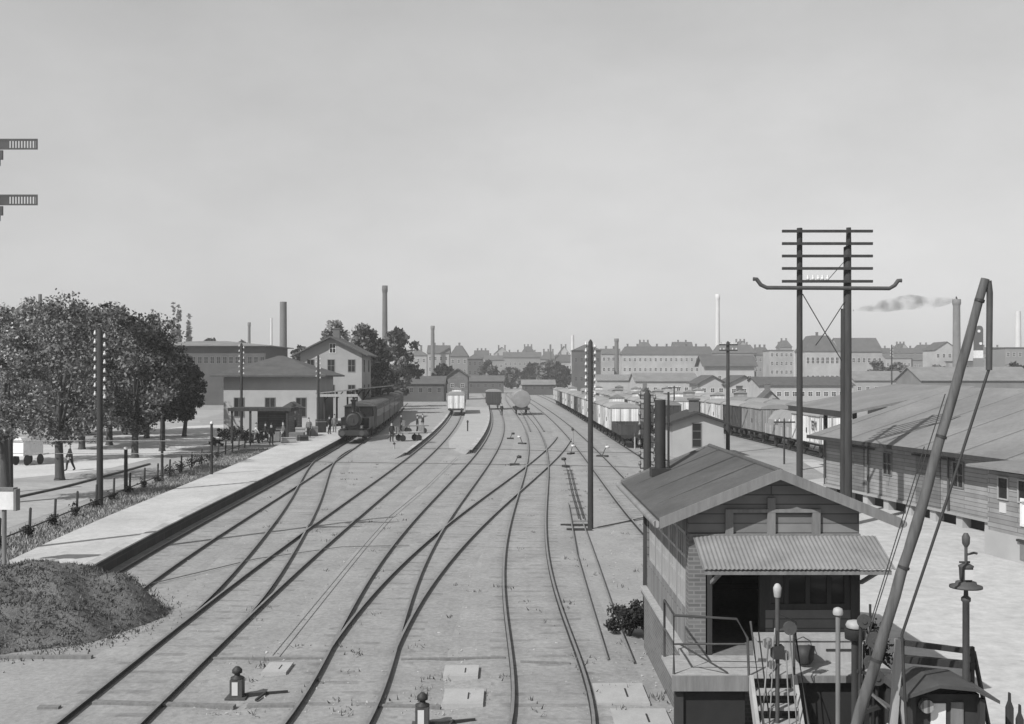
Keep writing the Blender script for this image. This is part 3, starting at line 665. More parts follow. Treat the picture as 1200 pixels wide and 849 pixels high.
o = mb.build('smoke_plume', 'smoke', None, P[0]); o.location = P[0]; tag(o, 'dark drifting smoke trailing from the tall factory chimney', 'smoke')
# ------------------------------------------------------------ the station
st = hpx('station_hall','low pale station hall with a wide grey hip roof behind the platform shelter','building',262,371,442,416,118,11,'render_mid','felt_roof',rtype='hip',rows=1,cols=3,ww=1.2,wh=2.2,over=1.2,z0w=-.6,frame='grey_wood')
hs = hpx('station_house','two-storey station house with a gable facing the tracks and dark eaves','building',352,424,414,396,142,9,'render_pale','slate',rtype='gable_y',rows=2,cols=3,ww=1.0,wh=1.7,over=.9,chim=1,side=2,z0w=2.5,frame='grey_wood')
window(hs, (.2,0,za(404,142)-.5), .9, 1.3)
# platform canopy
cn = thing('platform_canopy','pale-roofed open canopy over the platform beside the locomotive','canopy',(-18.6,114,.55))
MB().extr([(-2.4,3.75),(2.2,4.25),(2.2,4.37),(-2.4,3.87)], 0, 34, 'y').build('roof','zinc',cn)
MB().box(-2.3,2.1,.02,.14,3.45,3.74).build('fascia_board','pale_wood',cn)
for k in range(5):
    for sx in (-1.6,1.5):
        MB().tube([(sx,1+k*8,0),(sx,1+k*8,3.82)],.11,8).bar((sx,1+k*8,3.0),(sx+.7,1+k*8,3.85 if sx<0 else 4.0),.1).build('post','iron',cn)
# shelter with flat dark roof
sh = thing('platform_shelter','low flat-roofed dark wooden shelter standing on posts before the station hall','shelter',(-23.3,100,.0))
MB().box(-2.9,2.9,-1.6,2.0,3.0,3.3).build('roof','tarred_wood',sh)
MB().box(-.9,2.6,1.4,1.55,.3,3.0).build('back_wall','plank_dark',sh)
MB().box(2.45,2.6,-1.2,1.39,.3,3.0).build('side_wall','plank_dark',sh)
for sx in (-2.6,-.9,2.5):
    MB().box(sx-.09,sx+.09,-1.45,-1.27,0,3.0).build('post','tarred_wood',sh)
MB().box(-.7,2.2,.6,1.1,.75,.82).box(-.6,-.5,.65,1.05,.3,.75).box(2.0,2.1,.65,1.05,.3,.75).build('bench','grey_wood',sh)
kb = thing('ticket_kiosk','narrow dark wooden kiosk between the shelter and the station hall corner','kiosk',(xa(343,108),108,.55))
MB().box(-.8,.8,-.7,.7,0,2.5).build('wall','plank_dark',kb); MB().extr([(-1,2.5),(1,2.5),(0,3.1)],-.95,.95,'y').build('roof','felt_roof',kb)
MB().box(-.4,.4,-.76,-.7,.1,1.95).build('door','grey_wood',kb)
# planting in front of the station
for i,(px,py,h,rx) in enumerate([(262,516,1.2,1.3),(275,517,1.7,1.5),(288,519,1.3,1.2),(303,520,1.5,1.1),(252,523,.8,1.2)]):
    X,D,_=gp(px,py); shrub('shrub',['round dark shrub at the road end of the station flower bed','tallest dark shrub in the station flower bed','dark shrub beside the telegraph pole in the station flower bed','dark shrub next to the platform in front of the shelter','low spreading shrub where the fence reaches the station'][i],X,D,h,rx,500+i,group='station flower bed',n=400,leaf=.12)

# ------------------------------------------------------------ rolling stock
RT=.13
def wheel_bogey(root, ys, m='iron', r=.48):
    for y in ys:
        for sx in (-1,1):
            w = MB().tube([(sx*.70,y,RT+r),(sx*.83,y,RT+r)], r, 18).build('wheel', m, root)
            MB().box(sx*.84-.05,sx*.84+.05,y-.2,y+.2,RT+r-.12,RT+r+.25).build('axle_box', m, w)
def buffers(root, L, z=1.05, m='iron'):
    for e in (-1,1):
        for sx in (-.88,.88):
            MB().tube([(sx,e*(L/2-.05),z),(sx,e*(L/2+.42),z)],.07,8).tube([(sx,e*(L/2+.42),z),(sx,e*(L/2+.47),z)],.2,12).build('buffer', m, root)
def van(label, body='wagon_white', L=7.4, cabin=False, roof='wagon_roof', group=None, name='goods_van', top=3.25):
    root = thing(name, label, 'wagon', group=group); a=L/2; w=1.34
    MB().box(-w,w,-a,a,1.18,top).build('body', body, root)
    FR='iron_mid' if body=='wagon_dark' else 'pale_wood' if body=='wagon_white' else 'grey_wood'
    for sx in (-1,1):
        sd = MB()
        for k in range(7):
            y=-a+L*k/6; 
            if 2<k<4: continue
            sd.box(min(sx*w,sx*(w+.05)),max(sx*w,sx*(w+.05)),max(y-.06,-a),min(y+.06,a),1.18,top-.02)
        sd.bar((sx*(w+.03),-a+.1,1.25),(sx*(w+.03),-a+L/3,top-.1),.04,.09); sd.bar((sx*(w+.03),a-.1,1.25),(sx*(w+.03),a-L/3,top-.1),.04,.09)
        sd.box(min(sx*w,sx*(w+.055)),max(sx*w,sx*(w+.055)),-a,a,1.19,1.27)
        sd.build('side_framing', FR, root)
    for e in (-1,1):
        sd=MB()
        for x in (-w+.06,-.45,.45,w-.06): sd.box(x-.05,x+.05,min(e*a,e*(a+.05)),max(e*a,e*(a+.05)),1.18,top)
        sd.build('end_framing', FR, root)
    rp=[(-w-.12,top)]+[((w+.12)*math.sin(t),top+.42*math.cos(t)) for t in [R(-75+150*k/10) for k in range(11)]]+[(w+.12,top)]
    mb=MB(); mb.extr(rp,-a-.08,a+.08,'y'); mb.build('roof', roof, root)
    for sx in (-1,1):
        d=MB().box(min(sx*(w+.01),sx*(w+.1)),max(sx*(w+.01),sx*(w+.1)),-.85,.85,1.22,top-.08).build('door', body, root)
        MB().box(min(sx*(w+.1),sx*(w+.16)),max(sx*(w+.1),sx*(w+.16)),-.75,-.65,1.9,2.3).build('handle','iron',d)
    f=MB(); f.box(-.95,-.8,-a,a,.92,1.17).box(.8,.95,-a,a,.92,1.17).box(-1.2,1.2,-a-.06,-a+.1,.9,1.17).box(-1.2,1.2,a-.1,a+.06,.9,1.17)
    for sx in (-1,1):
        f.box(sx*1.05-.03,sx*1.05+.03,-1.2,1.2,.62,.68); f.bar((sx*1.05,-1.1,.65),(sx*1.05,-1.6,.95),.05); f.bar((sx*1.05,1.1,.65),(sx*1.05,1.6,.95),.05)
    f.build('underframe','iron',root)
    wheel_bogey(root, (-a+1.5,a-1.5)); buffers(root, L)
    if cabin:
        c=MB().box(-.75,.75,a+.06,a+.86,1.5,4.05).build('brake_cabin', body, root)
        MB().extr([(-.9,4.05),(.9,4.05),(0,4.4)],a-.06,a+1.0,'y').build('roof',roof,c)
        MB().box(-.3,.3,a+.86,a+.89,2.9,3.6).build('pane','glass_dark',c)
    return root
def open_wagon(label, body='wagon_dark', L=7.2, load=None, group=None):
    root=thing('open_wagon',label,'wagon',group=group); a=L/2; w=1.32; z=2.05
    b=MB(); b.box(-w,w,-a,a,1.18,1.3); b.box(-w,-w+.08,-a,a,1.3,z).box(w-.08,w,-a,a,1.3,z).box(-w+.08,w-.08,-a,-a+.08,1.3,z).box(-w+.08,w-.08,a-.08,a,1.3,z)
    for sx in (-1,1):
        for k in range(5): y=-a+.1+(L-.2)*k/4; b.box(min(sx*w,sx*(w+.05)),max(sx*w,sx*(w+.05)),y-.05,y+.05,1.18,z)
    b.build('body',body,root)
    f=MB(); f.box(-.95,-.8,-a,a,.92,1.17).box(.8,.95,-a,a,.92,1.17).box(-1.2,1.2,-a-.06,-a+.1,.9,1.17).box(-1.2,1.2,a-.1,a+.06,.9,1.17); f.build('underframe','iron',root)
    wheel_bogey(root,(-a+1.5,a-1.5)); buffers(root,L)
    return root
def pose(fx,d):
    t=(fx(d+3)-fx(d-3))/6; return (fx(d),d,0), -math.atan(t)
def tarp_load(label,loc,rz,group,m='tarp',h=1.1):
    mb=MB(); P=[(-1.2,0),(-1.15,.5),(-.6,h),(0,h*1.12),(.6,h),(1.15,.5),(1.2,0)]
    mb.extr(P,-3.3,3.3,'y'); o=mb.build('tarpaulin_load',m); o.location=(loc[0],loc[1],1.95); o.rotation_euler=(0,0,rz); return tag(o,label,'load',group)

protos={}
def place(kind, fx, d, label, group):
    loc,rz=pose(fx,d)
    mk={'white':lambda l:van(l,'wagon_white',group=group),'whitec':lambda l:van(l,'wagon_white',cabin=True,group=group),'grey':lambda l:van(l,'wagon_grey',group=group),'greyc':lambda l:van(l,'wagon_grey',cabin=True,group=group),
        'dark':lambda l:van(l,'wagon_dark',roof='wagon_roof',group=group),'open':lambda l:open_wagon(l,'wagon_dark',group=group),'openg':lambda l:open_wagon(l,'wagon_grey',group=group)}
    if kind not in protos:
        o=mk[kind](label); protos[kind]=o; o.location=loc; o.rotation_euler=(0,0,rz)
    else: o=copy_tree(protos[kind],loc,rz,label)
    o['group']=group; return o
ORD='first second third fourth fifth sixth seventh eighth ninth tenth eleventh twelfth thirteenth fourteenth fifteenth sixteenth'.split()
KD={'white':'white covered goods van','whitec':'white van with a raised brake cabin','grey':'grey covered goods van','greyc':'grey van with a raised brake cabin','dark':'dark covered goods van','open':'dark open goods wagon','openg':'grey open goods wagon'}
def row(fx,d0,pitch,kinds,where,group):
    for i,k in enumerate(kinds): place(k,fx,d0+i*pitch,f'{KD[k]}, {ORD[i]} in {where}',group)
row(tR1,95.4,8.5,['open','whitec','white','grey','white','white','greyc','dark','white','grey','whitec','white','dark','grey','white','white'],'the long row beside the rods','wagons of the long row beside the open track')
row(lambda d:tR1(d)+5.2,112,8.6,['dark','greyc','whitec','dark','white','greyc','grey','white','dark','whitec','white','grey','white'],'the row behind the small hut','wagons of the row behind the small hut')
row(lambda d:tR1(d)+9.8,128,8.6,['whitec','dark','greyc','white','dark','whitec','grey','white','greyc','white'],'the third row back','wagons of the third row')
row(tR2,83.2,8.6,['white','openg','grey','dark','whitec','white','greyc','dark'],'the row beside the goods shed','wagons of the row beside the goods shed')
row(lambda d:tR2(d)+5.4,112,8.6,['dark','white','greyc','white','dark','whitec','grey','white','greyc'],'the row farthest behind the sheds','wagons of the farthest row')
l,rz=pose(tR2,91.8); tarp_load('pale peaked sheet tied over the open wagon by the goods shed',l,rz,None,'wagon_roof',1.2)
l,rz=pose(tR1,95.4)
# island track, tank track
place('whitec',tB2,167,'white goods van standing at the near end on the island track','wagons on the island tracks')
place('grey',tB2,175.6,'grey goods van hidden behind the white van on the island track','wagons on the island tracks')
place('white',tC1,400,'tiny pale goods van at the far bend of the tracks','wagons on the island tracks')
place('dark',lambda d:tD(d)-4.2,196,'dark goods van standing beside the tank wagon','wagons on the island tracks')
loc,rz=pose(tD,170)
tk=thing('tank_wagon','pale cylindrical tank wagon standing alone end-on on the middle track','wagon',loc,rz)
a=4.0
MB().lathe([(.05,-a-.08),(.9,-a-.04),(1.28,-a+.02),(1.38,-a+.02),(1.38,-a+.1),(1.34,-a+.12),(1.34,a-.12),(1.38,a-.1),(1.38,a-.02),(1.28,a-.02),(.9,a+.04),(.05,a+.08)],n=28).build('tank','tank_paint',tk)
t_=tk.children[0]; t_.rotation_euler=(R(90),0,0); t_.location=(0,0,2.55)
MB().lathe([(.35,3.8),(.35,3.98),(.2,4.04),(.05,4.05)]).build('dome','tank_paint',tk)
MB().box(-1.1,-.9,-a,a,.92,1.2).box(.9,1.1,-a,a,.92,1.2).box(-1.25,1.25,-a-.1,-a+.1,.88,1.2).box(-1.25,1.25,a-.1,a+.1,.88,1.2).box(-.9,.9,-2.6,-2.3,1.0,1.35).box(-.9,.9,2.3,2.6,1.0,1.35).build('underframe','iron',tk)
wheel_bogey(tk,(-2.4,2.4)); buffers(tk,2*a)

# locomotive (front towards the camera)
loc,rz=pose(tA,101.5)
lo=thing('steam_locomotive','black tank locomotive at the head of the train by the platform','locomotive',loc,rz)
MB().box(-.6,.6,-4.1,4.2,.75,1.25).box(-1.25,1.25,-3.6,4.2,1.25,1.36).build('frame','loco_black',lo)
bl=MB().tube([(0,-2.6,2.2),(0,1.6,2.2)],.68,20).build('boiler','loco_black',lo)
sb=MB().tube([(0,-3.75,2.2),(0,-2.6,2.2)],.76,22).box(-.6,.6,-3.7,-2.7,1.3,1.8).build('smokebox','loco_black',lo)
d=MB().tube([(0,-3.76,2.2),(0,-3.84,2.2)],[.64,.5],20).build('door','iron',sb); MB().bar((0,-3.9,2.05),(0,-3.9,2.4),.05).build('handle','iron_mid',d)
MB().lathe([(.3,2.85),(.2,3.05),(.19,3.85),(.3,3.98),(.28,4.08)],c=(0,-3.2,0)).build('chimney','loco_black',lo)
MB().lathe([(.36,2.75),(.36,3.2),(.25,3.4),(.05,3.46)],c=(0,-.9,0)).build('dome','loco_black',lo)
for sx in (-1,1):
    MB().box(min(sx*.75,sx*1.3),max(sx*.75,sx*1.3),-1.9,1.6,1.37,2.35).build('side_tank','loco_black',lo)
    MB().tube([(sx*1.05,-3.4,.85),(sx*1.05,-2.5,.85)],.27,12).build('cylinder','loco_black',lo)
    for k,y in enumerate((-1.6,0.1,1.8)): MB().tube([(sx*.7,y,RT+.6),(sx*.82,y,RT+.6)],.6,20).build('wheel','iron',lo)
    MB().bar((sx*.9,-2.5,.8),(sx*.9,1.8,.75),.07).build('coupling_rod','iron_mid',lo)
    MB().tube([(sx*.88,-4.15,1.05),(sx*.88,-4.65,1.05)],.09,8).tube([(sx*.88,-4.65,1.05),(sx*.88,-4.71,1.05)],.24,14).build('buffer','iron_mid',lo)
    lm=MB().box(sx*.8-.13,sx*.8+.13,-4.0,-3.75,1.4,1.75).build('head_lamp','iron_mid',lo); MB().tube([(sx*.8,-4.0,1.57),(sx*.8,-4.05,1.57)],.07,12).build('lens','zinc',lm)
MB().box(-1.3,1.3,-4.15,-4.0,.82,1.3).build('buffer_beam','iron',lo)
cb=MB().box(-1.32,1.32,1.6,1.68,1.37,3.3).box(-1.32,-1.24,1.69,3.6,1.37,2.3).box(1.24,1.32,1.69,3.6,1.37,2.3).box(-1.32,1.32,3.6,4.1,1.37,3.3).box(-1.32,-1.24,1.69,1.9,2.3,3.3).box(1.24,1.32,1.69,1.9,2.3,3.3).build('cab','loco_black',lo)
for sx in (-.7,.7): MB().tube([(sx,1.58,2.95),(sx,1.6,2.95)],.2,14).build('pane','glass_dark',cb)
MB().extr([(-1.45,3.3),(-1.0,3.52),(0,3.65),(1.0,3.52),(1.45,3.3)],1.45,4.25,'y').build('cab_roof','iron_mid',lo)
# coaches
cp=None
for i in range(6):
    d=113.6+i*12.4; loc,rz=pose(tA,d)
    lab=f'dark passenger coach, {ORD[i]} behind the locomotive'
    if cp is None:
        cp=thing('passenger_coach',lab,'coach',loc,rz,'coaches of the standing train'); L=11.4; a=L/2; w=1.42
        MB().box(-w,w,-a,a,1.05,3.15).build('body','coach_dark',cp)
        MB().extr([(-w-.08,3.15)]+[((w+.08)*math.sin(R(-80+16*k)),3.15+.5*math.cos(R(-80+16*k))) for k in range(11)]+[(w+.08,3.15)],-a-.1,a+.1,'y').build('roof','felt_roof',cp)
        for sx in (-1,1):
            for k in range(7):
                y=-a+.9+(L-1.8)*k/6; q=MB().box(min(sx*w,sx*(w+.02)),max(sx*w,sx*(w+.02)),y-.38,y+.38,2.05,2.85).build('window','iron_mid',cp)
                MB().box(min(sx*(w+.02),sx*(w+.03)),max(sx*(w+.02),sx*(w+.03)),y-.32,y+.32,2.1,2.8).build('pane','glass_dark',q)
            MB().box(min(sx*w,sx*(w+.25)),max(sx*w,sx*(w+.25)),-a,a,.62,.68).build('footboard','tarred_wood',cp)
        MB().box(-1.0,-.85,-a,a,.85,1.04).box(.85,1.0,-a,a,.85,1.04).box(-1.25,1.25,-a-.08,-a+.08,.85,1.04).box(-1.25,1.25,a-.08,a+.08,.85,1.04).build('underframe','iron',cp)
        wheel_bogey(cp,(-a+2.2,a-2.2)); buffers(cp,L)
    else: copy_tree(cp,loc,rz,lab)

# ------------------------------------------------------------ people
PM={}
def person_mesh(kind, top, leg):
    key=(kind,top,leg)
    if key in PM: return PM[key]
    st=.26 if kind=='walk' else .04
    J=[((0,0,.95),.145),((0,0,1.15),.135),((0,0,1.38),.15),((0,-.01,1.5),.065),((0,-.02,1.6),.085),((0,-.02,1.70),.09),  #0-5
       ((.10,-st*.3,.86),.10),((.11,-st*.7,.48),.07),((.11,-st+.05,.09),.05),((.12,-st-.12,.04),.042),                     #6-9
       ((-.10,st*.3,.86),.10),((-.11,st*.7-.04,.48),.07),((-.11,st+.05,.09),.05),((-.12,st-.10,.04),.042),                 #10-13
       ((.19,0,1.40),.065),((.25,st*.5,1.14),.052),((.26,st*.6-.1,.90),.04),((.26,st*.6-.13,.82),.036),
       ((-.19,0,1.40),.065),((-.25,-st*.5,1.14),.052),((-.26,-st*.6-.1,.90),.04),((-.26,-st*.6-.13,.82),.036)]
    E=[(0,1),(1,2),(2,3),(3,4),(4,5),(0,6),(6,7),(7,8),(8,9),(0,10),(10,11),(11,12),(12,13),(2,14),(14,15),(15,16),(16,17),(2,18),(18,19),(19,20),(20,21)]
    me=bpy.data.meshes.new('p'); me.from_pydata([j[0] for j in J],E,[]); o=bpy.data.objects.new('p',me); COL.objects.link(o)
    md=o.modifiers.new('s','SKIN')
    for i,j in enumerate(J): me.skin_vertices[0].data[i].radius=(j[1]*1.18,j[1]*1.12); me.skin_vertices[0].data[i].use_root=(i==0)
    s2=o.modifiers.new('d','SUBSURF'); s2.levels=1; s2.render_levels=1
    dg=bpy.context.evaluated_depsgraph_get(); dg.update(); m2=bpy.data.meshes.new_from_object(o.evaluated_get(dg)); bpy.data.objects.remove(o)
    m2.materials.clear()
    for q in (top,leg,'skin','iron'): m2.materials.append(MATS[q])
    for p in m2.polygons:
        c=p.center; z=c.z; arm=abs(c.x)>.17
        p.material_index=2 if (z>1.5 or (arm and .7<z<.9)) else 3 if z<.09 else 1 if (z<.93 and not arm) else 0
        p.use_smooth=True
    PM[key]=m2; return m2
def person(px,py,label,z=0,kind='stand',top='cloth_dark',leg='cloth_dark',rz=0,hat=True,group=None):
    X,D,_=gp(px,py,z); o=bpy.data.objects.new('person',person_mesh(kind,top,leg)); COL.objects.link(o); o.location=(X,D,z); o.rotation_euler=(0,0,rz); tag(o,label,'person',group)
    # face and hat
    MB().lathe([(.07,1.755),(.075,1.80),(.04,1.86),(.01,1.87)] if hat else [(.088,1.70),(.085,1.77),(.05,1.815),(.01,1.82)],c=(0,-.02,0),n=12).lathe([(.13,1.745),(.13,1.758)] if hat else [(.088,1.68),(.088,1.70)],c=(0,-.02,0),n=12).build('hat' if hat else 'hair','cloth_dark',o)
    return o
person(82,552,'person in dark coat and pale hat walking beside the broad tree trunk',kind='walk',rz=-1.2)
person(459,518,'person in dark clothes standing at the near end of the luggage trolley',z=.25,rz=.4)
person(489,507,'person in a dark coat, first of two standing close together on the low platform',z=.25,rz=1.6)
person(495.5,505,'person in pale trousers, second of two standing close together on the low platform',z=.25,leg='cloth_grey',rz=-1.2)
person(588,487,'person in dark clothes standing on the tracks beside the tank wagon',rz=.3)
person(357,500,'person in a white shirt standing on the platform by the station hall',z=.55,top='cloth_white',rz=2.2)
person(345,510,'person in dark clothes on the platform beside the piled luggage',z=.55,rz=1.0)
person(300,520,'person in a white blouse walking along the platform from the flower bed',z=.3,top='cloth_white',kind='walk',rz=1.8)
person(311,519,'person in dark clothes walking next to the one in the white blouse',z=.3,kind='walk',rz=1.5)
person(392,507,'person in pale overalls standing beside the front of the locomotive',z=.55,top='cloth_grey',leg='cloth_grey',rz=.2)
person(332,518,'person in grey crossing the platform toward the train',z=.55,top='cloth_grey',kind='walk',rz=-1.5)

# luggage trolley on the low platform, luggage on the station platform
X,D,_=gp(479,517,.25); tr=thing('luggage_trolley','flat two-deck luggage trolley on the low platform beside the train','trolley',(X,D,.25),.5)
MB().box(-1.3,1.3,-.6,.6,.75,.83).build('deck','pale_wood',tr); MB().box(-1.3,-1.22,-.6,.6,.83,1.35).box(1.22,1.3,-.6,.6,.83,1.35).build('end_rack','grey_wood',tr)
for sx in (-.8,.8):
    for sy in (-.5,.5): MB().tube([(sx,sy-.03,.3),(sx,sy+.03,.3)],.3,14).bar((sx,sy,.3),(sx,sy,.75),.07).build('wheel','iron',tr)
MB().bar((-1.3,0,.7),(-2.1,0,.35),.06).build('handle','iron',tr)
X,D,_=gp(487,508,.25); tr=thing('luggage_trolley','second luggage trolley behind the first, beside two standing people','trolley',(X,D,.25),.3)
MB().box(-1.3,1.3,-.6,.6,.75,.83).build('deck','grey_wood',tr); MB().box(-1.3,-1.22,-.6,.6,.83,1.35).build('end_rack','grey_wood',tr)
for sx in (-.8,.8):
    for sy in (-.5,.5): MB().tube([(sx,sy-.03,.3),(sx,sy+.03,.3)],.3,14).bar((sx,sy,.3),(sx,sy,.75),.07).build('wheel','iron',tr)
for i,(px,py,dx,dy,dz,m) in enumerate([(348,516,1.3,.8,.7,'cloth_grey'),(352,514,.9,.7,1.0,'pale_wood'),(338,519,1.2,.6,.45,'slab'),(355,517,.8,.6,.5,'cloth_dark')]):
    X,D,_=gp(px,py,.55); c=thing('luggage_crate',['wide grey strapped crate in the luggage pile on the platform','tall pale crate at the back of the luggage pile','flat pale crate lying apart from the luggage pile','small dark trunk at the front of the luggage pile'][i],'crate',(X,D,.55),.2*i)
    MB().box(-dx/2,dx/2,-dy/2,dy/2,0,dz).build('box',m,c); MB().box(-dx/2-.02,dx/2+.02,-dy/2-.02,dy/2+.02,dz*.82,dz*.9).box(-dx/2-.02,dx/2+.02,-dy/2-.02,dy/2+.02,dz*.1,dz*.18).build('batten','grey_wood',c)
for px,py,l,kw in [(362,513,'person with a pale jacket standing behind the luggage pile',dict(top='cloth_grey')),(318,522,'person in dark clothes at the platform edge before the shelter',dict(rz=.7)),(386,509,'person in a dark coat waiting under the canopy beside the locomotive',dict(rz=1.1)),(470,505,'person in dark clothes beside the first coaches',dict(rz=2.0))]:
    person(px,py,l,z=.55 if px<420 else .25,**kw)
for i,(px,py,dx,dy,dz,m_) in enumerate([(322,517,1.0,.7,.8,'grey_wood'),(329,515,.8,.8,1.1,'cloth_dark'),(366,511,1.0,.7,.9,'grey_wood'),(376,507,.9,.8,1.3,'cloth_dark')]):
    X,D,_=gp(px,py,.55); c=thing('luggage_crate',['grey wooden crate before the shelter bench','tall dark trunk beside the grey crate at the shelter','grey crate between the luggage pile and the canopy','tall dark trunk under the canopy edge'][i],'crate',(X,D,.55),.15*i)
    MB().box(-dx/2,dx/2,-dy/2,dy/2,0,dz).build('box',m_,c); MB().box(-dx/2-.02,dx/2+.02,-dy/2-.02,dy/2+.02,dz*.8,dz*.88).build('batten','grey_wood',c)
# white cart under the trees
X,D,_=gp(33,545); ct=thing('hand_cart','small white covered cart standing on the road under the trees','cart',(X,D,0),1.2); ct.scale=(.6,.6,.75)
MB().box(-1.5,1.5,-.8,.8,.9,2.3).build('body','white_paint',ct); MB().extr([(-.9,2.3),(-.6,2.65),(.6,2.65),(.9,2.3)],-1.7,1.7,'x').build('canopy','white_paint',ct)
for sx in (-1,1):
    for sy in (-.85,.85): MB().tube([(sx,sy-.04,.5),(sx,sy+.04,.5)],.5,16).build('wheel','iron',ct)
for sy in (-.4,.4): MB().bar((1.5,sy,.9),(3.6,sy,.9),.07).build('shaft','grey_wood',ct)
# ------------------------------------------------------------ the signal box
X0,X1,Y0,Y1,ZF = 3.15,6.2,19.0,24.9,1.4
loc=(4.68,19.0,0); sbx=thing('signal_box','brick and timber signal box with a felted gable roof and open front, beside the tracks','signal box',loc)
def part(mb,name,m,par=None): return mb.build(name,m,par or sbx,loc if par is None or par in ROOTED else (0,0,0))
ROOTED=[sbx]
def P_(mb,name,m,par=None):            # a part written in world coordinates
    o=mb.build(name,m,par or sbx,loc); return o
P_(MB().box(X0-.06,X1+.06,Y0,Y1+.06,-.1,ZF-.12).box(X0-.12,X1+.12,Y0+.01,Y1+.12,ZF-.12,ZF-.01),'base_wall','brick')
P_(MB().box(X0-.15,X0+.0,Y0+.02,Y1+.13,ZF-.009,ZF+.05),'ledge','pale_wood')
P_(MB().box(X0+.12,X1-.12,Y0+.02,Y1-.12,ZF-.009,ZF+.01),'floor','grey_wood')
# side walls: dado, head, posts, windows between
for sx,xa_,xb_ in ((-1,X0,X0+.11),(1,X1-.11,X1)):
    w=MB().box(xa_,xb_,Y0+.31,Y1-.11,ZF,2.15).box(xa_,xb_,Y0+.31,Y1-.11,3.55,4.0)
    for k in range(6):
        y=Y0+.31+(Y1-.5-Y0-.31)*k/5; w.box(xa_,xb_,y,y+.09,2.15,3.55)
    P_(w,'side_wall','plank_side' if sx<0 else 'plank_grey')
    for k in range(5):
        y0=Y0+.4+(Y1-.5-Y0-.31)*k/5; ln=(Y1-.5-Y0-.31)/5-.09
        window(sbx,(xa_+.05-loc[0],y0+ln/2-loc[1],2.85),ln,1.38,-math.pi/2 if sx<0 else math.pi/2,'pale_wood',(3,2))
P_(MB().box(X0,X1,Y1-.11,Y1,ZF,4.0),'back_wall','plank_dark')
P_(MB().extr([(X0,4.0),(X1,4.0),(4.69,4.62)],Y1-.11,Y1,'y'),'back_gable','plank_dark')
P_(MB().box(X0,X0+.3,Y0,Y0+.3,ZF,3.5),'pillar','brick')
P_(MB().box(X1-.16,X1,Y0,Y0+.3,ZF,3.5).box(X0+.33,X0+.42,Y0+.02,Y0+.14,ZF,3.42).box(4.42,4.52,Y0+.02,Y0+.14,ZF,3.42),'corner_post','tarred_wood')
P_(MB().box(4.52,X1-.16,Y0+.02,Y0+.12,ZF,2.2),'front_panel','plank_dark'); P_(MB().box(4.53,X1-.17,Y0+.02,Y0+.12,3.3,3.42),'lintel','plank_dark')
window(sbx,((4.52+X1-.16)/2-loc[0],.08,2.75),X1-.16-4.52,1.1,0,'tarred_wood',(3,0))
# gable of boards behind three studs
P_(MB().extr([(X0,3.5),(X1,3.5),(X1,4.0),(4.69,4.62),(X0,4.0)],Y0+.05,Y0+.2,'y'),'gable_panel','plank_pale_h')
gs=MB().box(X0,X1,Y0-.03,Y0+.05,3.46,3.56).box(3.9,5.5,Y0-.025,Y0+.05,3.94,4.0)
for x in (3.87,4.62,5.42): gs.box(x-.07,x+.07,Y0-.02,Y0+.05,3.56,4.0 if x!=4.62 else 4.2)
P_(gs,'gable_frame','grey_wood')
# roof
RX0,RX1,RY0,RY1,ZE,ZR=2.6,6.78,18.66,25.3,3.80,4.66
rm=MB(); t=.05; c=4.69
rm.extr([(RX0,ZE),(c,ZR),(RX1,ZE),(RX1,ZE+t),(c,ZR+t),(RX0,ZE+t)],RY0,RY1,'y')
rf=P_(rm,'roof','felt_roof')
P_(MB().extr([(RX0+.02,ZE-.02),(c,ZR-.02),(RX1-.02,ZE-.02),(RX1-.02,ZE-.003),(c,ZR-.003),(RX0+.02,ZE-.003)],RY0+.06,RY1-.06,'y'),'soffit','tarred_wood',rf)
for y in (RY0-.035,RY1+.003):
    P_(MB().extr([(RX0-.02,ZE-.10),(c,ZR-.10),(c,ZR+.09),(RX0-.02,ZE+.09)],y,y+.032,'y'),'barge_board','grey_wood',rf)
    P_(MB().extr([(RX1+.02,ZE-.10),(c+.001,ZR-.10),(c+.001,ZR+.09),(RX1+.02,ZE+.09)],y,y+.032,'y'),'barge_board','grey_wood',rf)
for x in (RX0-.07,RX1+.07): P_(MB().tube([(x,RY0,ZE-.02),(x,RY1,ZE-.02)],.065,10),'gutter','zinc',rf)
P_(MB().tube([(c,RY0-.03,ZR+t),(c,RY1+.03,ZR+t)],.05,8),'ridge_cap','felt_roof',rf)
rl=MB()
for y in (20.4,22.2,24.0):                          # felt laps
    rl.extr([(RX0+.02,ZE+t+.004),(c-.03,ZR+t+.004),(c-.03,ZR+t+.01),(RX0+.02,ZE+t+.01)],y,y+.05,'y').extr([(RX1-.02,ZE+t+.004),(c+.03,ZR+t+.004),(c+.03,ZR+t+.01),(RX1-.02,ZE+t+.01)],y,y+.05,'y')
P_(rl,'felt_lap','felt_roof',rf)
ch=MB().box(3.15,3.58,24.0,24.43,3.95,4.28).lathe([(.125,4.28),(.125,5.82)],c=(3.36,24.2,0),n=18)
P_(ch,'stove_chimney','iron')
P_(MB().tube([(3.55,24.2,4.2),(3.55,24.2,6.0)],.025,6),'vent_pipe','iron')
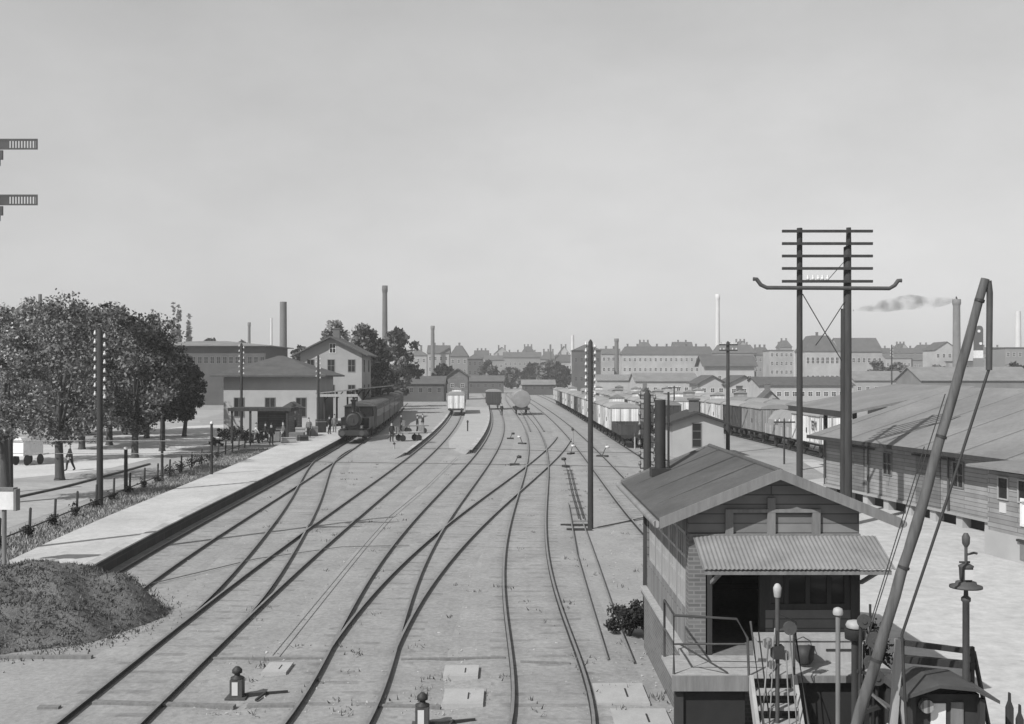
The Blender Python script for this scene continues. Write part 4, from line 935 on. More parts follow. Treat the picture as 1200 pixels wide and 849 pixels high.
# corrugated awning
aw=MB(); n=220; vs=[]; fs=[]
for i in range(n+1):
    x=X0+.06+(X1+.2-X0)*i/n; w=.008*math.sin(x*2*math.pi/.076)
    vs+=[(x,Y0-.04,3.53+w),(x+.0,17.95,3.13+w),(x,Y0-.04,3.515+w),(x,17.95,3.115+w)]
for i in range(n):
    a=4*i; b=a+4; fs+=[(a,a+1,b+1,b),(a+2,b+2,b+3,a+3),(a+1,a+3,b+3,b+1)]
aw.add(vs,fs,0,False); aw_=P_(aw,'awning','zinc_sheet')
P_(MB().box(X0+.1,X1+.2,17.98,18.03,3.02,3.09).bar((X0+.4,Y0-.04,2.7),(X0+.4,18.05,3.06),.06).bar((X1,Y0-.04,2.7),(X1,18.05,3.06),.06),'awning_frame','grey_wood',aw_)
# deck and stair
dk=MB()
for k in range(9): y=17.75+k*.138; dk.box(2.66,6.42,y,y+.13,ZF-.06,ZF)
P_(dk,'deck','pale_wood')
P_(MB().box(2.66,3.92,17.70,17.745,ZF-.26,ZF-.01).box(4.72,6.42,17.70,17.745,ZF-.12,ZF-.01),'fascia','grey_wood')
P_(MB().box(2.72,2.86,17.8,17.94,0,ZF-.06).box(4.76,4.9,17.8,17.94,0,ZF-.06).box(6.25,6.4,17.8,17.94,0,ZF-.06).box(4.9,6.25,18.6,18.66,0,ZF-.3),'deck_post','tarred_wood')
P_(MB().box(2.87,3.9,17.86,17.9,0,ZF-.27),'deck_shade_skirt','dark_interior'); P_(MB().box(4.91,6.24,17.86,17.9,0,ZF-.13),'deck_shade_skirt','dark_interior')  # near-black colour of these boards stands in for shade under the deck
stp=MB(); 
for k in range(6):
    z=ZF-.2-k*.21; y=17.68-.13*k; stp.box(4.0,4.64,y-.26,y,z-.045,z)
st_=P_(stp,'stair','pale_wood')
P_(MB().bar((3.96,17.72,ZF-.03),(3.96,16.75,-.02),.06,.22).bar((4.68,17.72,ZF-.03),(4.68,16.75,-.02),.06,.22),'stringer','pale_wood',st_)
hr=MB(); q=.022
hr.tube([(2.7,18.9,ZF),(2.7,18.9,ZF+1.0),(2.7,17.8,ZF+1.0),(2.7,17.8,ZF)],q,8).tube([(2.7,17.8,ZF+.98),(3.75,17.8,ZF+.92),(3.93,17.8,ZF+.6),(3.93,17.7,ZF)],q,8).tube([(2.7,17.8,ZF+.5),(3.9,17.8,ZF+.5)],q*.8,8).tube([(2.7,18.9,ZF+.5),(2.7,17.8,ZF+.5)],q*.8,8).tube([(2.8,17.8,ZF+.5),(3.6,17.8,ZF+.02)],q*.7,8)
hr.tube([(3.96,17.7,ZF+.9),(3.96,16.8,.9),(3.96,16.8,.0)],q,8).tube([(4.68,17.7,ZF),(4.68,17.7,ZF+.85),(4.68,16.8,.85),(4.68,16.8,0)],q,8)
P_(hr,'handrail','iron_mid')
bn=thing('deck_bench','long pale box bench on the deck against the front windows of the signal box','bench',(5.2,18.72,ZF))
MB().box(-.92,.9,-.2,.2,0,.38).build('box','pale_wood',bn); MB().box(-.95,.93,-.23,.23,.38,.42).build('lid','pale_wood',bn); MB().box(.25,.7,-.215,-.2,.2,.235).build('slot','iron',bn)
sc=thing('coal_scuttle','dark tilted coal scuttle standing on the signal box deck','coal scuttle',(5.0,18.2,ZF),.4); sc.scale=(.75,.75,.75)
mb=MB(); mb.lathe([(.12,.02),(.2,.12),(.25,.42),(.235,.42),(.18,.14),(.05,.06)],n=20); b=mb.build('bucket','iron',sc); b.rotation_euler=(R(-18),R(10),0); b.location=(0,0,.05)
h=MB().tube([(-.25,0,.4),(-.2,0,.6),(0,0,.68),(.2,0,.6),(.25,0,.4)],.012,6).build('handle','iron_mid',sc); h.rotation_euler=(R(-18),R(10),0)

# posts and lamps in front of the deck
def lantern_post(label,px,ty,D):
    X=xa(px,D); zt=za(ty,D); root=thing('lantern_post',label,'lamp',(X,D,0))
    MB().tube([(0,0,0),(0,0,zt-.2)],.035,10).box(-.12,.12,-.12,.12,0,.1).build('post','iron_mid',root)
    MB().lathe([(.05,zt-.22),(.055,zt-.2),(.07,zt-.07),(.045,zt-.02),(.02,zt)],n=10).build('lantern','cap_grey',root)
    MB().bar((0,0,zt-.75),(.18,-.02,zt-.72),.03).tube([(.2,-.03,zt-.72),(.2,.03,zt-.72)],.11,14).build('pulley','iron_mid',root)
    MB().tube([(.05,0,zt-.5),(.3,0,zt-.62),(.3,0,zt-.9)],.012,6).bar((-.05,0,.2),(-.28,.1,zt-.8),.02).build('crank_rod','iron',root)
    MB().box(-.09,.09,-.1,.1,zt-1.2,zt-1.0).build('bracket','iron',root)
    for dx,dz,rr in ((-.16,-.95,.09),(.12,-1.15,.08),(-.1,-1.3,.07)): MB().tube([(dx,-.06,zt+dz),(dx,-.02,zt+dz)],rr,14).tube([(dx,-.07,zt+dz),(dx,-.01,zt+dz)],rr*.4,8).build('pulley','zinc',root)
    for x0,x1,z0,q in ((-.16,-.34,-.9,.012),(-.06,-.2,-.7,.01),(.12,.2,-1.1,.012),(.18,.34,-.8,.01)): MB().tube([(x0,-.08,zt+z0),((x0+x1)/2,-.1,(zt+z0)*.5),(x1,-.12,0)],q,6).build('stay_rod','zinc',root)
lantern_post('slender iron post with a small white lantern and pulley beside the deck stair',911,684,17.2)
def capped_post(label,px,ty,D,r,dark):
    X=xa(px,D); zt=za(ty,D); root=thing('capped_post',label,'post',(X,D,0))
    MB().tube([(0,0,0),(0,0,zt-.1)],.04 if not dark else .06,10).build('post','tarred_wood' if dark else 'grey_wood',root)
    MB().lathe([(r*.9,zt-.12),(r,zt-.08),(r*.8,zt-.02),(r*.3,zt)],n=18).build('cap','cap_grey',root)
    if dark: MB().lathe([(.06,zt-.34),(.16,zt-.3),(.17,zt-.14)],n=14).build('collar','iron',root)
capped_post('slim pale post with a small white mushroom cap before the signal box windows',982,712,17.4,.085,False)
capped_post('thick dark-collared post with a wide flat white cap at the deck corner',1002,727,17.2,.15,True)
ww=thing('wire_winch','cluttered iron rods and pulley wheels standing between the deck corner and the barrier','winch',(xa(1016,16.9),16.9,0))
for k,(x,z,q) in enumerate(((-.1,2.55,.03),(.06,2.75,.02),(.16,2.35,.025),(-.02,2.1,.02))): MB().tube([(x*1.3,.05*k,0),(x,.03*k,z)],q,8).build('rod','iron',ww)
for x,z,q in ((-.06,2.5,.11),(.1,2.2,.13),(.03,1.85,.1),(.15,1.6,.12),(-.05,1.35,.1)): MB().tube([(x,-.06,z),(x,-.02,z)],q,16).tube([(x,-.08,z),(x,0,z)],q*.35,8).build('pulley','iron_mid',ww)
MB().bar((-.2,0,1.0),(.25,0,1.15),.06).build('bracket','iron',ww); MB().bar((-.15,0,1.7),(.2,.02,1.6),.05).build('bracket','iron',ww)
shrub('shrub','dark ragged bush behind the barrier pole at the deck end of the signal box',6.75,19.8,2.2,.45,81,n=900,leaf=.05)

# ------------------------------------------------------------ barrier, gate, lamp, winch
D=15.5; B0=Vector((xa(1003,D),D,za(849,D))); B1=Vector((xa(1155,D),D,za(327,D))); u=(B1-B0).normalized(); Bb=B0-u*1.5
loc=(Bb.x,D,0); br=thing('crossing_barrier','raised wooden level-crossing barrier leaning steeply up past the signal box','barrier',loc)
rb_=np.random.default_rng(9); LB=(B1-Bb).length; mb=MB(); mb.tube([Bb+u*(i*LB/24)+Vector((rb_.normal()*.006+.03*math.sin(math.pi*i/24),rb_.normal()*.006,0)) for i in range(25)],[(.085-.022*(i/24)**1.5)*(1+rb_.normal()*.035) for i in range(25)],11); bm_=mb.build('boom','barrier_wood',br,loc)
for f_ in (.3,.47,.71,.96):
    p=Bb+u*(f_*(B1-Bb).length)+Vector((.03*math.sin(math.pi*f_),0,0)); rr=(.085-.022*f_**1.5)+.007
    MB().tube([p-u*.02,p+u*.02],rr,14).build('iron_band','iron',bm_,loc)
pT=B1; pH=Vector((xa(1159,D),D,za(434,D)))
MB().tube([pT+Vector((.04,0,-.03)),pT+Vector((.06,0,-.2)),pH],.045,10).build('hanging_arm','iron_mid',br,loc)
pe=Vector((xa(1054,D),D-.1,za(742,D))); MB().tube([pH+Vector((0,0,.02)),pH.lerp(pe,.5)+Vector((0,0,-.03)),pe,Vector((xa(1062,D),D-.1,.6))],.022,8).build('stay_rod','iron',br,loc)
MB().tube([B0+u*5.0+Vector((-.12,-.05,0)),B0+u*1.2+Vector((-.22,-.05,0))],.008,6).tube([B0+u*4.2+Vector((-.16,.05,0)),B0+u*1.5+Vector((-.2,.05,0))],.008,6).build('wire','iron',br,loc)
sd=MB()
for y in (-.32,.32): sd.box(Bb.x-.05+.05,Bb.x+.35,D+y-.09,D+y+.09,-.1,1.15)
sd.tube([(Bb.x+.2,D-.45,.98),(Bb.x+.2,D+.45,.98)],.06,10); sd.build('stand','grey_wood',br,loc)
MB().box(Bb.x-.28,Bb.x+.2,D-.22,D+.22,.12,.7).build('counterweight','iron',br,loc)
# crank frame beside the barrier: sloping boards
D2=15.9; cf=thing('barrier_frame','pale timber frame with sloping boards at the foot of the raised barrier','frame',(5.75,D2,0))
MB().bar((-.15,0,0),(.02,0,2.45),.1).bar((.35,0,0),(-.02,.05,1.95),.09).build('upright','pale_wood',cf)
MB().add([(-.1,.1,1.35),(.75,.5,.75),(.75,1.2,.75),(-.1,1.2,1.35),(-.1,.1,1.39),(.75,.5,.79),(.75,1.2,.79),(-.1,1.2,1.39)],[(0,3,2,1),(4,5,6,7),(0,1,5,4),(1,2,6,5),(2,3,7,6),(3,0,4,7)]).build('sloping_board','grey_wood',cf)
MB().bar((-.2,-.1,1.2),(.8,-.1,.45),.07).bar((-.2,-.2,.9),(.7,-.2,.3),.06).build('brace','pale_wood',cf)
D=16.2; X=xa(1132,D); zt=za(625,D); gl=thing('gate_lamp','slim dark lamp post with an ornate lantern and a round plate beside the winch cabinet','lamp post',(X,D,0))
MB().lathe([(.09,-.05),(.09,.1),(.055,.14),(.05,zt-1.05),(.07,zt-1.03),(.07,zt-.98),(.035,zt-.95),(.03,zt-.85)],n=14).build('post','iron_mid',gl)
MB().lathe([(.05,zt-.86),(.24,zt-.83),(.24,zt-.80),(.16,zt-.78),(.15,zt-.74),(.05,zt-.72)],n=20).build('round_plate','iron_mid',gl)
ln=MB().lathe([(.08,zt-.73),(.1,zt-.70),(.11,zt-.52),(.12,zt-.5),(.05,zt-.46)],n=8).build('lantern','iron_mid',gl); MB().box(-.06,.06,-.118,-.1,zt-.69,zt-.54).build('pane','porcelain',ln)
MB().tube([(0,0,zt-.48),(0,0,zt-.2)],.025,8).lathe([(.02,zt-.22),(.055,zt-.16),(.06,zt-.06),(.03,zt)],n=12).tube([(0,0,zt-.33),(.12,0,zt-.3),(.17,0,zt-.31)],.018,8).tube([(-.1,0,zt-.44),(.06,0,zt-.44)],.016,8).build('finial','iron_mid',gl)
D=16.5; gt_=thing('gate_rail','two dark parallel bars of the gate between barrier and lamp post','gate',(xa(1056,D),D,0))
o3=(xa(1056,D),D,0)
MB().bar(at(1056,753,D),at(1141,764,D),.08).build('bar','tarred_wood',gt_,o3); MB().bar(at(1056,772,D),at(1141,780,D),.11).build('bar','tarred_wood',gt_,o3)
MB().bar(at(1056,748,D),Vector((xa(1056,D),D,0)),.08).build('post','tarred_wood',gt_,o3)
MB().bar(at(1139,758,D),Vector((xa(1139,D),D,0)),.06).build('post','tarred_wood',gt_,o3); MB().bar(at(1141,764,D),at(1166,818,D)+Vector((.05,.3,-.6)),.05).build('stay','tarred_wood',gt_,o3)
D=15.6; xL,xR=xa(1062,D),xa(1166,D); zT=za(803,D); wc=thing('winch_cabinet','low dark winch cabinet with an overhanging curved roof and a white panel','cabinet',((xL+xR)/2,D,0))
a=(xR-xL)/2
MB().extr([(-a-.02,zT-.22),(-a,zT-.12),(-a*.3,zT+.03),(a*.5,zT-.02),(a+.03,zT-.2),(a+.03,zT-.25),(a*.5,zT-.07),(-a*.3,zT-.02),(-a,zT-.17)],-.1,.9,'y').build('roof','iron_mid',wc)
MB().box(-a+.1,a-.12,.25,.8,0,zT-.21).build('wall','tarred_wood',wc)
MB().box(-.2,.02,.22,.25,.7,zT-.34).build('panel','white_paint',wc)
MB().box(-a+.08,-a+.16,.05,.13,0,zT-.2).build('post','tarred_wood',wc); MB().box(a-.2,a-.12,.05,.13,0,zT-.22).build('post','tarred_wood',wc)
MB().box(.1,.28,.215,.25,.4,zT-.32).build('panel','grey_wood',wc); MB().tube([(-.3,.1,zT-.35),(-.3,.2,zT-.35)],.1,14).build('hand_wheel','zinc',wc)
MB().tube([(-.42,.15,.95),(-.42,.0,.95),(-.32,.0,1.1),(-.32,-.12,1.1)],.022,8).tube([(.32,.2,.9),(.32,.05,.9),(.42,.05,1.08),(.42,-.1,1.08)],.022,8).build('crank','zinc',wc)
pk=thing('picket_fence','dark pointed fence pickets at the corner behind the winch cabinet','fence',(7.2,15.9,0))
for i,(px,ty) in enumerate([(1183,812),(1195,826),(1209,820),(1222,826)]):
    x=xa(px,15.9)-7.2; z=za(ty,15.9); MB().extr([(x-.05,-.05),(x+.05,-.05),(x+.05,z-.22),(x+.012,z-.12),(x+.008,z),(x-.008,z),(x-.012,z-.12),(x-.05,z-.22)],-.03,.03,'y').build('picket','tarred_wood',pk)
MB().box(xa(1178,15.9)-7.2,xa(1230,15.9)-7.2,.035,.08,.8,.9).build('rail','tarred_wood',pk)

# ------------------------------------------------------------ goods sheds
rz=math.atan2(-.985,.172); loc=(16.6,56.4,0)
gs_=thing('goods_shed','long plank goods shed with a broad grey roof and a vaulted base beside the yard','shed',loc,rz)
MB().box(0,26,0,14,.62,3.35).extr([(0,3.35),(14,3.35),(7,5.55)],0,.12,'x').extr([(0,3.35),(14,3.35),(7,5.55)],25.88,26,'x').build('wall','plank_grey',gs_)
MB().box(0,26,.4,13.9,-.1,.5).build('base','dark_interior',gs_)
pl=MB()
for k in range(14): pl.box(k*1.97,k*1.97+.45,.0,.4,-.1,.5)
pl.build('base_pier','render_mid',gs_)
MB().box(-.1,26,-.12,.5,.5,.615).build('ledge','render_pale',gs_)
sl=(5.6-3.4)/7
MB().extr([(-1.0,3.4-sl),(7,5.6),(15,3.4-sl),(15,3.5-sl),(7,5.72),(-1.0,3.5-sl)],-.12,26.3,'x').build('roof','felt_pale',gs_)
MB().box(-.13,26.3,-1.03,-1.002,3.35-sl,3.53-sl).build('fascia','tarred_wood',gs_)
for k,x in enumerate((2.2,8.8,14.6)):
    d=MB().box(x,x+1.9,-.06,0,.62,2.75).build('sliding_door','plank_dark',gs_); MB().box(x-.3,x+3.0,-.09,-.06,2.76,2.84).build('track','iron',d)
for x in (6.3,12.0,16.6): window(gs_,(x,0,2.2),.8,1.1,0,'grey_wood',(1,1))
window(gs_,(17.6,0,2.55),1.0,.8,0,'white_paint',(1,0),'curtain')
for x in np.arange(1.0,26,3.1):
    MB().bar((x,-.95,3.4-sl*.93+.125),(x,6.95,5.6+.105),.035,.012).build('roof_seam','felt_pale',gs_)
for x in (.05,4.6,11.4,18.2): MB().tube([(x,-.1,.62),(x,-.1,3.2)],.045,8).build('downpipe','iron_mid',gs_)
# annex
an=MB().box(18.3,26,-2.9,-.01,0,3.0); an.build('annex_wall','plank_grey',gs_)
MB().box(18.2,26,-2.96,-2.901,-.05,.9).build('annex_plinth','render_mid',gs_)
MB().extr([(-3.5,3.12),(-.95,3.37-.28+.22),(-.95,3.42-.28+.22),(-3.5,3.2)],17.9,26.3,'x').build('annex_roof','felt_pale',gs_)
for x,pn in ((19.2,'glass_dark'),(20.3,None)): window(gs_,(x,-2.9,2.45),.6,.8,0,'pale_wood',(0,0),pn)
window(gs_,(20.9,-2.9,1.75),1.5,.95,0,'white_paint',(2,0),'curtain'); window(gs_,(23.4,-2.9,1.9),1.5,1.2,0,'white_paint',(2,0),'curtain')
MB().box(19.0,19.35,-2.93,-2.9,1.6,1.95).build('enamel_sign','porcelain',gs_)
MB().box(20.2,21.6,-2.99,-2.961,.15,.75).build('basement_hatch','grey_wood',gs_); MB().box(20.1,21.7,-3.06,-2.961,.76,.84).build('hatch_lintel','tarred_wood',gs_)
# second shed with a wide open roof beyond
loc=(24,72,0); s2=thing('loading_shed','second goods shed behind the first, its wide roof carried on posts over the loading bank','shed',loc,-math.pi/2)
MB().box(0,12,0,10,0,4.2).build('wall','render_mid',s2)
MB().extr([(-5.2,4.15),(2,5.6),(10.5,4.15),(10.5,4.3),(2,5.75),(-5.2,4.3)],-.5,12.3,'x').build('roof','felt_pale',s2)
for x in (.4,6,11.6): MB().box(x-.1,x+.1,-4.7,-4.5,0,4.26).build('post','tarred_wood',s2)
MB().box(-.5,12.3,-5.23,-5.2,3.95,4.3).build('fascia','tarred_wood',s2)
# small brick hut
X,D,_=gp(818,536); ht=house('lineside_hut','small pale hut with a dark gable roof behind the signal box roof','hut',xa(788,D),xa(848,D),D,5,za(496,D),za(486,D),'render_mid','tarred_wood','gable_y',rows=0,cols=0,over=.45)
w_=xa(848,D)-xa(788,D); window(ht,(-.1,0,1.7),.75,1.9,0,'grey_wood',(0,2)); MB().box(-.35,.35,1.6,2.3,za(490,D),za(470,D)).box(-.45,.45,1.5,2.4,za(470,D),za(470,D)+.15).build('chimney','chimney_brick',ht)

for px0,px1,ey,ry,D,l in ((857,882,474,463,172,'white yard hut with a dark-edged gable roof among the back wagon rows'),(805,826,470,460,205,'small white yard hut further back between the wagon rows'),(748,766,463,455,236,'tiny white yard hut at the far end of the back wagon rows'),(893,912,468,459,190,'white yard hut next to the pole with one crossarm')):
    hpx('yard_hut',l,'hut',px0,px1,ey,ry,D,4,'render_pale','slate',rtype='gable_y',rows=1,cols=2,ww=.8,wh=1.1,over=.45,group='huts in the wagon yard',frame='grey_wood',chim=1)
# ------------------------------------------------------------ poles
INS={}
def ins_mesh(r=.055,m='porcelain'):
    if r not in INS:
        o=MB().lathe([(r*.5,-r*1.6),(r*.95,-r*1.5),(r,-.2*r),(r*.55,r*.2),(r*.75,r*.8),(r*.3,r*1.5)],n=10).build('insulator','insulator_dark' if r==.04 else 'porcelain'); INS[r]=o.data; bpy.data.objects.remove(o)
    return INS[r]
def insulator(par,p,r=.055):
    o=bpy.data.objects.new('insulator',ins_mesh(r)); COL.objects.link(o); o.parent=par; o.location=p; return o
def tel_pole(label,px,by,ty,r=.14,levels=0,sp=.4,start=.25,both=True,arm=None,group='telegraph poles',D=None,m='tarred_wood',ir=.055,zb=0):
    D=D or F*CAMZ/(by-HZ); X=xa(px,D); zt=za(ty,D); root=thing('telegraph_pole',label,'telegraph pole',(X,D,zb),0,group); zt-=zb
    MB().tube([(0,0,-.2),(0,0,zt*.5),(0,0,zt-.12),(0,0,zt)],[r,r*.9,r*.78,r*.2],12).build('pole',m,root)
    for k in range(levels):
        z=zt-start-k*sp
        for sx in ((-1,1) if both else (1,)):
            zz=z-(.0 if sx<0 else sp*.35)
            MB().tube([(sx*r*.5,0,zz-.1),(sx*(r+.05),0,zz-.1),(sx*(r+.07),0,zz)],.014,6).build('bracket','iron',root)
            insulator(root,(sx*(r+.07),0,zz+.04),ir)
    if arm:
        for z_ in arm:
            a=MB().box(-.75,.75,-r-.06,-r+.04,zt-z_-.05,zt-z_+.05).build('crossarm',m,root)
            for x in (-.65,-.35,.35,.65): insulator(a,(x,-r,zt-z_+.12),ir)
    return root
tel_pole('telegraph pole with two rows of white insulators, standing in the fence by the trees',117,594,385,.16,8,.42,.25,ir=.07)
tel_pole('dark telegraph pole by the straight track, dense insulators at its top',692,620,398,.12,9,.28,.2,ir=.05)
tel_pole('telegraph pole with a short crossarm behind the small hut',853,531,400,.17,0,arm=(.3,.75))
tel_pole('telegraph pole with many short arms before the station hall',283,517,402,.14,6,.5,.3,ir=.07)
tel_pole('telegraph pole in front of the station house gable',373,508,416,.14,5,.5,.3,ir=.07,zb=.55,D=114)
tel_pole('dark post studded with insulators right behind the signal box',758.5,0,457,.11,9,.24,.12,D=25.75,ir=.04)
tel_pole('small telegraph pole far off below the smoke plume',1045,0,404,.15,4,.6,.3,D=210,ir=.08)
tel_pole('slim telegraph pole far behind the middle wagons',790,0,452,.1,0,arm=(.25,),D=125)
tel_pole('thin lamp-topped pole among the wagons behind the small hut',919,0,490,.07,0,arm=(.3,),D=76)
# tall double mast
D=45; xl,xr=xa(937,D),xa(993,D); loc=(xl,D,0); zt=za(267,D)
tm=thing('double_telegraph_mast','tall double telegraph mast with five crossarms and a long curved beam above the signal box','telegraph mast',loc)
MB().tube([(xl,D,-.2),(xl,D,zt-.02)],[.14,.12],12).build('pole','tarred_wood',tm,loc)
MB().tube([(xr,D,-.2),(xr,D,za(290,D)),(xr,D,za(289,D))],[.2,.16,.1],12).tube([(xr+.06,D+.02,za(300,D)),(xr+.06,D+.02,zt)],[.12,.1],12).tube([(xr-.2,D,-.2),(xr-.17,D,za(362,D))],[.12,.11],10).build('pole','tarred_wood',tm,loc)
for k,py in enumerate((272,286.5,301,315.5,330.5)):
    z=za(py,D); a=MB().box(xa(915,D),xa(1020.5,D),D-.28,D-.17,z-.055,z+.055).build('crossarm','tarred_wood',tm,loc)
    for x in ((945,951,957,962,968) if k==4 else ()):
        insulator(a,(xa(x,D)-xl,-.22,z+.16),.07)
z=za(338,D); ze=za(328,D)
MB().tube([(xa(881,D),D-.25,ze),(xa(885,D),D-.25,ze),(xa(890,D),D-.25,z+.12),(xa(897,D),D-.25,z),(xa(1040,D),D-.25,z-.03),(xa(1046,D),D-.25,z+.1),(xa(1050,D),D-.25,ze-.06),(xa(1054,D),D-.25,ze-.06)],.085,10).build('curved_beam','iron_mid',tm,loc)
MB().tube([(xl+.1,D-.1,za(345,D)),(xa(966,D),D-.1,za(390,D)),(xa(985,D),D-.1,za(422,D))],.022,6).tube([(xr-.1,D-.1,za(352,D)),(xa(966,D),D-.1,za(390,D)),(xa(955,D),D-.1,za(405,D))],.022,6).tube([(xr-.1,D-.12,za(305,D)),(xa(968,D),D-.12,za(330,D))],.015,6).build('stay','iron',tm,loc)
# semaphore signal at the picture edge
D=35; X=-17.35; loc=(X,D,0); sm_=thing('semaphore_signal','tall semaphore signal, only its two slotted arms reaching into the sky at the picture edge','signal',loc)
MB().tube([(X,D,-.2),(X,D,15.6)],[.2,.12],12).lathe([(.1,15.6),(.16,15.7),(.02,16.1)],c=(X,D,0)).build('mast','iron_mid',sm_,loc)
for py in (171,236):
    z=za(py,D); x0=X+.1; x1=xa(47,D); h=.165
    a=MB().box(x0-.3,x1,D-.2,D-.17,z+h-.05,z+h+.02).box(x0-.3,x1,D-.2,D-.17,z-h-.0,z-h+.05).box(x0-.3,xa(14,D),D-.195,D-.175,z-h+.05,z+h-.05).box(x1-.05,x1,D-.2,D-.17,z-h+.05,z+h-.05)
    x=xa(16,D)
    while x<x1-.08: a.box(x,x+.035,D-.2,D-.17,z-h+.05,z+h-.05); x+=.095
    ao=a.build('arm','iron_mid',sm_,loc)
    b=MB().tube([(X+.3,D-.25,z-.45),(X+.3,D-.2,z-.45)],.16,14).box(xa(-2,D),xa(7,D),D-.24,D-.18,z-.5,z-.2).build('spectacle','iron_mid',sm_,loc)
    MB().box(X+.15,X+.45,D-.1,D+.25,z-.62,z-.25).build('lamp','iron',sm_,loc)
# platform name board, short posts, wires
D=32.6; X=xa(5,D); nb=thing('lantern_board','white lantern-like board on a wooden post at the near end of the platform','sign',(X,D,.55))
zt=za(574,D)-.55; MB().tube([(0,0,0),(0,0,zt-.6)],.07,10).build('post','grey_wood',nb)
MB().box(-.75,.34,-.12,.12,zt-.6,zt-.02).build('board','white_paint',nb); MB().box(-.78,-.752,-.14,.14,zt-.64,zt+.02).box(.342,.42,-.14,.14,zt-.64,zt+.02).box(-.75,.34,-.15,.15,zt-.018,zt+.06).build('frame','grey_wood',nb)
MB().bar((0,0,.6),(-.3,0,0),.06).bar((0,0,.6),(.15,0,0),.05).build('brace','grey_wood',nb)
for i,(px,by,ty,r,l) in enumerate([(12,577,505,.16,'stout grey post under the pale tree behind the white board'),(147.5,577,527,.11,'short dark post with a pale cap at the fence'),(190,563,490,.09,'slender post among the fence bushes'),(248,567,497,.09,'slender dark post with a small lamp on the platform edge')]):
    X,D,_=gp(px,by); p=thing('short_post',l,'post',(X,D,0)); z=za(ty,D)
    MB().tube([(0,0,-.1),(0,0,z)],[r,r*.85],10).build('post','tarred_wood',p); MB().lathe([(r*1.1,z),(r*1.1,z+.1),(r*.3,z+.16)],n=10).build('cap','porcelain' if i in (1,3) else 'iron',p)
wr=thing('overhead_wire','pair of pale wires strung low across the road between short posts','wire',(-40,62.3,0))
for z in (2.55,1.8): MB().tube([(-20,0,z+.05),(5,-.1,z),(22.4,.1,z-.05)],.022,6).build('wire','zinc',wr)
# fence along the verge
fl=[(19.0,40.3)]; fpts=[(41.9,-19.0),(47,-19.5),(53,-20.1),(58.8,-20.6),(66,-21.2),(75.5,-21.9),(88,-22.9),(99,-23.8)]
fd=[p[0] for p in fpts]; fx_=[p[1] for p in fpts]; fX=lambda d: float(np.interp(d,fd,fx_)) if d>=41.9 else -19.0+(41.9-d)*.08
fe=thing('post_fence','low wooden post fence with one dark rail along the grass verge','fence',(fX(36),36,0)); o3=fe.location
ds=[36+3*k for k in range(21)]
for d in ds: MB().tube([(fX(d),d,-.1),(fX(d)+.05,d,1.12),(fX(d)+.05,d,1.16)],[.06,.055,.02],8).build('post','tarred_wood',fe,o3)
rl=MB()
for a,b in zip(ds[:-1],ds[1:]): rl.tube([(fX(a)+.06,a,.38),(fX(b)+.06,b,.38)],.03,6)
rl.build('rail','tarred_wood',fe,o3)
r=np.random.default_rng(8); o_words=['first','second','third','fourth','fifth','sixth','seventh','eighth','ninth','tenth','eleventh','twelfth','thirteenth','fourteenth','fifteenth','sixteenth']
for i,d in enumerate(ds[1:16]):
    shrub('fence_bush',f'small dark bush at the foot of the {o_words[i]} fence post from the white board',fX(d)+.05,d-.25,.5+.05*(i%4)+(.35 if 8<i<14 else 0),.34+.04*(i%3)+(.3 if 8<i<14 else 0),600+i,'bush','bushes along the verge fence',n=240,leaf=.055)

# ------------------------------------------------------------ small things between the tracks
def lamp_block(label,px,by):
    X,D,_=gp(px,by); o=thing('point_lamp',label,'lamp',(X,D,0))
    MB().box(-.12,.12,-.12,.12,.04,.38).box(-.2,.2,-.2,.2,0,.04).build('body','iron_mid',o)
    MB().box(-.075,.04,-.13,-.121,.08,.34).build('pane','porcelain',o)
    MB().lathe([(.13,.38),(.13,.41),(.06,.44),(.055,.48),(.1,.5),(.1,.56),(.04,.62)],n=14).build('cap','iron',o)
    MB().bar((.15,0,.06),(.95,.25,.05),.05).bar((.55,.12,.08),(.45,-.35,.06),.04).build('rod','iron',o)
lamp_block('squat point lamp with a white pane beside the two merging tracks',278,818)
lamp_block('squat point lamp with a white pane between track and slabs at the picture bottom',495,852)
def slab(label,px0,px1,py0,py1,h=.08):
    a=gp(px0,py1); b=gp(px1,py1); c=gp((px0+px1)/2,py0); o=thing('cover_slab',label,'slab',((a[0]+b[0])/2,a[1],0))
    w=b[0]-a[0]; d=c[1]-a[1]; MB().box(-w/2,w/2,0,d,.0,h).build('plate','slab',o); MB().box(w*.1,w*.13,d*.3,d*.7,h,h+.012).build('lifting_slot','iron',o); return o
slab('pale flat cover slab between the middle tracks, upper one of two',519,560,785,798,.1)
slab('pale flat cover slab between the middle tracks, lower one of two',518,566,813,831,.1)
slab('small pale cover slab above the squat lamp by the merging tracks',306,335,781,793,.09)
slab('wide cover slab beside the track in front of the signal box stair',700,762,804,828,.06)
slab('broad cover slab at the picture bottom near the signal box wall',722,790,834,858,.06)
def trough(label,pts,w=.16,h=.09,m='grey_wood'):
    p0=gp(*pts[0]); o=thing('wire_trough',label,'trough',p0); mb=MB()
    for a,b in zip(pts[:-1],pts[1:]): A=Vector(gp(*a))-Vector(p0); B=Vector(gp(*b))-Vector(p0); mb.bar(A+Vector((0,0,.03)),B+Vector((0,0,.03)),w,h)
    mb.build('cover',m,o)
trough('long low wooden wire trough crossing the yard past the earth mound',[(0,772),(108,772)],.13); trough('low wooden wire trough crossing under the merging tracks',[(250,774),(345,774),(380,774)],.1,.07)
trough('low wire trough between the middle tracks in line with the earth mound',[(470,775),(592,773)],.1,.06); trough('wire trough piece inside the straight track by the signal box',[(610,778),(668,780)],.1,.06)
